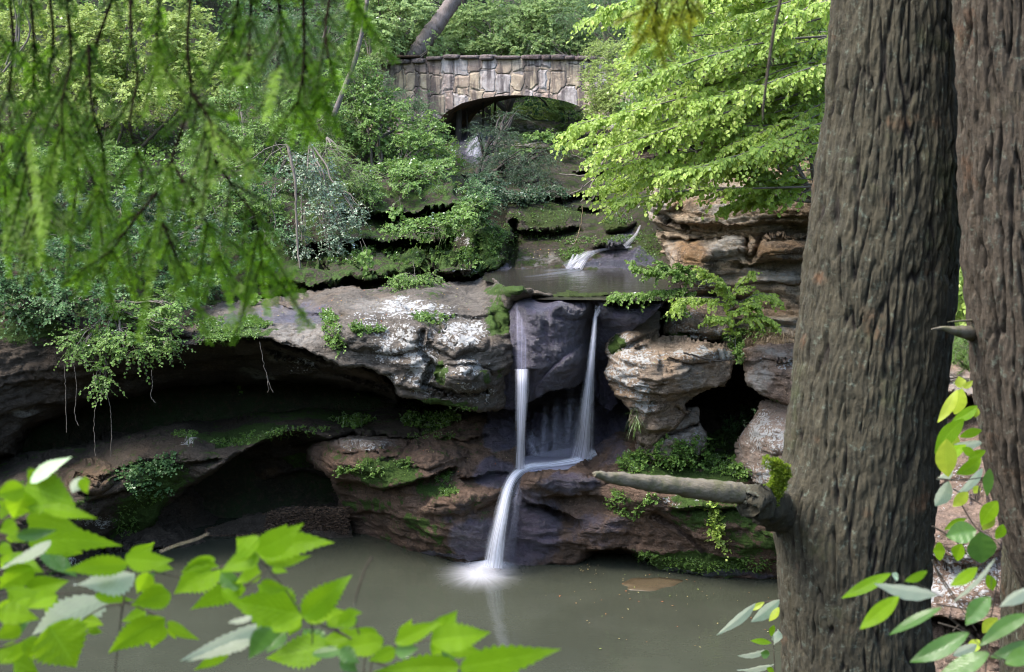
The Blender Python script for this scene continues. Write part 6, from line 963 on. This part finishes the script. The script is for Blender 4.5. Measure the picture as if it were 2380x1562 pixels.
herbs('herb_clump', 'low leafy plants between white lichen patches on the big ledge', 'plant', [(1010, 742, 46, 12), (985, 738, 20, 8), (870, 768, 24, 6)], 'mid', 40, .05, 2, L=.12)
herbs('herb_clump', 'bright plants in the shade under the overhanging lichen ledge', 'plant', [(1000, 985, 50, 14), (1040, 975, 30, 8), (960, 980, 26, 14), (820, 985, 40, 12)], 'mid', 60, .085, 3, L=.2)
herbs('ivy_patch', 'blue green ivy climbing the rib between the two caves', 'ivy', [(300, 1105, 30, 18), (350, 1085, 50, 14), (390, 1075, 30, 16), (340, 1130, 50, 16)], 'cool', 40, .085, 4, L=.2, tone=.7)
herbs('herb_clump', 'small plants dotting the mossy shoulder of the lower left lobe', 'plant', [(860, 1090, 40, 18), (800, 1092, 14, 8), (940, 1080, 20, 10), (1030, 1112, 20, 14), (1040, 1145, 22, 10)], 'mid', 34, .055, 5, L=.14, tone=.6)
herbs('fern_clump', 'ferns and herbs thick on the bank below the lichen boulder', 'fern', [(1560, 1045, 40, 24), (1640, 1050, 60, 34), (1680, 1085, 50, 24), (1600, 1075, 60, 16), (1470, 1080, 30, 20), (1500, 1065, 40, 14), (1720, 1100, 30, 16)], 'mid', 70, .075, 6, L=.2, tone=.6)
herbs('fern_clump', 'dim ferns inside the small black cave beside the trunk', 'fern', [(1710, 985, 30, 16), (1740, 960, 24, 12), (1700, 1005, 20, 10)], 'cool', 40, .07, 7, L=.2, tone=.7)
herbs('fern_clump', 'fern and leafy plants at the top of the narrow rock cleft', 'fern', [(1712, 810, 16, 26), (1720, 830, 10, 20), (1760, 775, 50, 8), (1700, 790, 20, 14)], 'mid', 60, .075, 8, L=.22, tone=.65)
herbs('herb_clump', 'yellow green leafy weeds trailing down the face beside the branch stub', 'plant', [(1655, 1190, 14, 26), (1665, 1220, 12, 14), (1670, 1250, 16, 24)], 'bright', 30, .08, 9, L=.2, tone=.6)
herbs('herb_clump', 'bright weeds and moss plants on the smooth brown lobe below the branch stub', 'plant', [(1430, 1170, 24, 20), (1470, 1190, 30, 14), (1510, 1160, 20, 12), (1440, 1150, 16, 10)], 'mid', 34, .05, 10, L=.12, tone=.7)
herbs('moss_plants', 'creeping green liverwort carpet under the shallow arch by the pool', 'plants', [(1560, 1305, 80, 14), (1640, 1318, 90, 12), (1740, 1310, 70, 14), (1500, 1290, 30, 8)], 'mid', 110, .035, 11, L=.07, nl=5, tone=.6, kind='stuff')
herbs('moss_plants', 'bright creeping plants along the rim of the roof of the upper cave', 'plants', [(540, 775, 70, 16), (600, 755, 34, 8), (500, 790, 50, 10), (580, 745, 20, 8), (470, 750, 50, 14)], 'mid', 120, .045, 12, L=.09, nl=5, tone=.75, kind='stuff')
herbs('moss_plants', 'creeping green plants along the lip of the middle shelf', 'plants', [(620, 1012, 70, 10), (540, 1030, 50, 10), (700, 1000, 70, 7), (430, 1010, 30, 8), (820, 975, 60, 8), (290, 1215, 30, 40), (340, 1150, 40, 24)], 'mid', 80, .04, 13, L=.08, nl=5, tone=.55, kind='stuff')
herbs('moss_plants', 'fine moss and small plants along the lower edge of the lichen ledge', 'plants', [(960, 942, 40, 6), (1010, 952, 50, 6), (1070, 950, 40, 8), (1000, 1015, 60, 8)], 'mid', 60, .04, 14, L=.09, nl=5, tone=.6, kind='stuff')
herbs('moss_plants', 'green plants on the mossy terrace behind the ledge bush', 'plants', [(980, 600, 90, 20), (880, 580, 60, 12), (1090, 600, 40, 24), (1130, 560, 40, 40), (1000, 570, 60, 12), (800, 600, 40, 16)], 'mid', 60, .06, 15, L=.14, nl=6, tone=.35, kind='stuff')
herbs('moss_plants', 'cushions of moss on the stepped rocks of the stream', 'plants', [(1280, 495, 100, 26), (1440, 510, 36, 14), (1505, 575, 30, 44), (1330, 590, 34, 14), (1165, 565, 40, 50), (1250, 545, 60, 14), (1350, 560, 60, 10), (1450, 555, 40, 8)], 'mid', 130, .035, 16, L=.06, nl=4, tone=.25, kind='stuff')
# ---- bare vines, roots and dead branches
def vine(name, label, cat, lines, mat, seed=0):
    rs = RS(seed); g = Geo(); first = P(*lines[0][0][:2], lines[0][0][2])
    root = None
    for pts in lines:
        c = curve(np.array([[*P(a, b, y), r*px(y)] for a, b, y, r in pts]), 8); tube(g, c[:, :3]+rs.normal(0, .006, (len(c), 3)), c[:, 3], 6)
    o = g.out(name, mat); return tag(o, label=label, cat=cat)
vine('hanging_vine', 'long pale bare vine stem dangling from the shrubs down to the pale ledge', 'vine', [[(668, 335, 30.4, 4), (676, 370, 30.3, 4), (686, 420, 30.2, 3.6), (688, 480, 30.1, 3.2), (690, 540, 30, 3), (694, 600, 29.9, 2.6), (700, 655, 29.8, 2.2), (698, 664, 29.8, 2), (690, 675, 29.8, 1.6), (685, 697, 29.8, 1.3)]], M_twig, 1)
vine('dead_branches', 'tangle of bare arching twigs beside the long bare vine', 'dead branch', [[(668, 335, 30.4, 1.6), (620, 345, 30.3, 1.4), (570, 380, 30.2, 1.2), (510, 395, 30.2, .9)], [(668, 338, 30.4, 1.4), (630, 360, 30.4, 1.2), (600, 400, 30.3, .9)], [(640, 330, 30.5, 1.3), (660, 370, 30.4, 1.1), (640, 410, 30.3, .8)], [(640, 430, 30.2, 1.2), (628, 470, 30.1, 1), (640, 510, 30.1, .9), (632, 560, 30, .8)], [(490, 470, 30.1, 1.3), (510, 520, 30.1, 1.1), (505, 560, 30, .8)], [(670, 345, 30.4, 1), (690, 370, 30.3, .9), (680, 400, 30.2, .8)]], M_twig, 2)
vine('dead_branches', 'grey driftwood branches piled in the gap below the sunny beech', 'dead branch', [[(1440, 330, 31, 2), (1400, 380, 31, 2.6), (1375, 430, 30.8, 2.2), (1350, 470, 30.6, 1.5)], [(1400, 380, 31, 2), (1360, 370, 31, 1.5), (1330, 360, 31, 1)], [(1395, 400, 30.9, 2), (1350, 440, 30.8, 1.6), (1322, 452, 30.8, 1.1)], [(1380, 400, 31, 1.8), (1384, 450, 30.8, 1.4), (1372, 468, 30.8, 1)], [(1300, 405, 31.4, 1.6), (1350, 408, 31.3, 1.8), (1400, 396, 31.2, 1.6)], [(1420, 410, 31, 1.5), (1400, 440, 31, 1.2), (1430, 470, 31, .9)], [(1390, 330, 31.2, 1.2), (1380, 370, 31.2, 1.2), (1340, 400, 31, .9)], [(1405, 395, 31, 1.3), (1440, 430, 31, 1.1), (1470, 440, 31, .8)], [(1355, 430, 30.8, 1.1), (1340, 460, 30.8, .8)]], M_twig, 3)
for k, (pts, lb_) in enumerate((([(150, 850), (152, 900), (154, 970), (155, 1006)], 'hair thin root dangling nearest the cliff corner before the cave'), ([(172, 840), (178, 900), (174, 960), (182, 990)], 'hair thin root with tiny leaves dangling second from the cliff corner'), ([(238, 905), (222, 950), (219, 1000), (222, 1060)], 'hair thin root hanging from the lowest leaves and bending outward'), ([(246, 905), (256, 950), (259, 1000), (257, 1060)], 'hair thin straight root hanging from the lowest leaves'), ([(352, 860), (354, 900), (350, 920), (360, 935)], 'short leafy root tip under the bushy hanging shrub'), ([(604, 795), (612, 840), (622, 880), (634, 912)], 'forked bare root hanging before the roof of the upper cave'))):
    vine('hanging_root', lb_, 'root', [[(a, b, 25.8, .75) for a, b in pts]]+([[(620, 875, 25.8, .6), (624, 900, 25.8, .5), (622, 912, 25.8, .4)]] if k == 5 else []), M_twig, 10+k)
vine('dead_stick', 'dark dead stick lying across the top of the lichen boulder', 'stick', [[(1588, 820, 25.1, 2), (1620, 828, 25.1, 2.6), (1660, 838, 25.1, 2.4), (1695, 836, 25.1, 2), (1710, 832, 25.2, 1)]], M_dtwig, 20)
vine('hanging_root', 'pale curled root dangling over the mossy step of the stream', 'root', [[(1354, 478, 31, 1), (1352, 510, 31, 1), (1344, 545, 31, 1), (1336, 565, 31, 1.1), (1330, 566, 31, 1)]], M_straw, 21)
# fallen leaves on ledges and floating leaves on the pool: too many to count
def scatter(name, label, regs, seed, size=(.02, .045), water=False):
    rs = RS(seed); g = Geo(); ps, ns, t_ = [], [], []
    for u, v, ru, rv, n in regs:
        for k in range(n):
            a, b = u+rs.uniform(-1, 1)*ru, v+rs.uniform(-1, 1)*rv; p, nn = (P(a, b, Yz(a, b, .006)), UP) if water else hit(a, b)
            ps.append(p+nn*.012); ns.append(nn); t_.append(rs.uniform())
    ps, ns = np.array(ps), np.array(ns); d = unit(np.cross(ns, rs.normal(size=ps.shape))); s = rs.uniform(*size, len(ps)); add_leaves(g, ps, d, ns+rs.normal(0, .12 if not water else .01, ps.shape), s, s*.7, np.array(t_), .1)
    N = NT(name+'_colour'); r = N.attr('rnd'); c = N.mix(N.step(r, .0, .6), (.42, .36, .16), (.20, .11, .04)); c = N.mix(N.step(r, .7, .72), c, (.35, .10, .03)); c = N.mix(N.step(r, .85, .87), c, (.22, .30, .06))
    N.done(N.n('BsdfPrincipled', {'Base Color': c, 'Roughness': .6})); o = g.out(name, N.m, None, False); return tag(o, kind='stuff', label=label)
scatter('fallen_leaves', 'tiny fallen leaves strewn over the rock ledges', [(1000, 690, 180, 30, 90), (750, 720, 150, 30, 70), (880, 1030, 120, 20, 40), (1250, 590, 60, 14, 24), (1060, 1080, 120, 40, 16), (700, 700, 120, 10, 30), (1600, 850, 80, 40, 12), (1030, 900, 100, 40, 12)], 1)
scatter('floating_leaves', 'specks of fallen leaves drifting on the brown pool', [(1370, 1325, 26, 12, 14), (1600, 1420, 240, 90, 46), (1500, 1360, 160, 40, 16), (1350, 1450, 200, 100, 10), (1780, 1340, 25, 6, 40)], 2, (.02, .05), True)

rsx = RS(4); th = np.linspace(0, 2*math.pi, 60, endpoint=False); c0 = P(1512, 1357, Yz(1512, 1357, 0)); g = Geo()
for k, f in enumerate((1.0, .97, .6, .2)):
    r = f*(1+.12*np.sin(th*3+1)+.06*np.sin(th*7)); g.add(np.stack([c0[0]+r*.56*np.cos(th), c0[1]+r*.36*np.sin(th)+.1*np.cos(th), 0*th+(-.03, .006, .012, .014)[k]], -1), np.zeros((0, 4), int))
q = np.arange(60); qn = (q+1) % 60
for k in range(3): g.f.setdefault(4, []).append(np.stack([k*60+q, k*60+qn, (k+1)*60+qn, (k+1)*60+q], -1))
g.f.setdefault(60, []).append((180+q)[None]); N = NT('silt_covered_slab'); pp = N.n('NewGeometry').outputs['Position']
N.done(N.n('BsdfPrincipled', {'Base Color': N.mix(N.noise(pp, 6, 6, .7), (.065, .05, .032), (.10, .075, .045)), 'Roughness': .25}))
g.f = {k: [x for x in v if len(x)] for k, v in g.f.items()}; g.f = {k: v for k, v in g.f.items() if v}
o = g.out('shallow_slab', N.m); tag(o, label='flat brown silt covered slab just breaking the pool surface before the trunk', cat='rock')
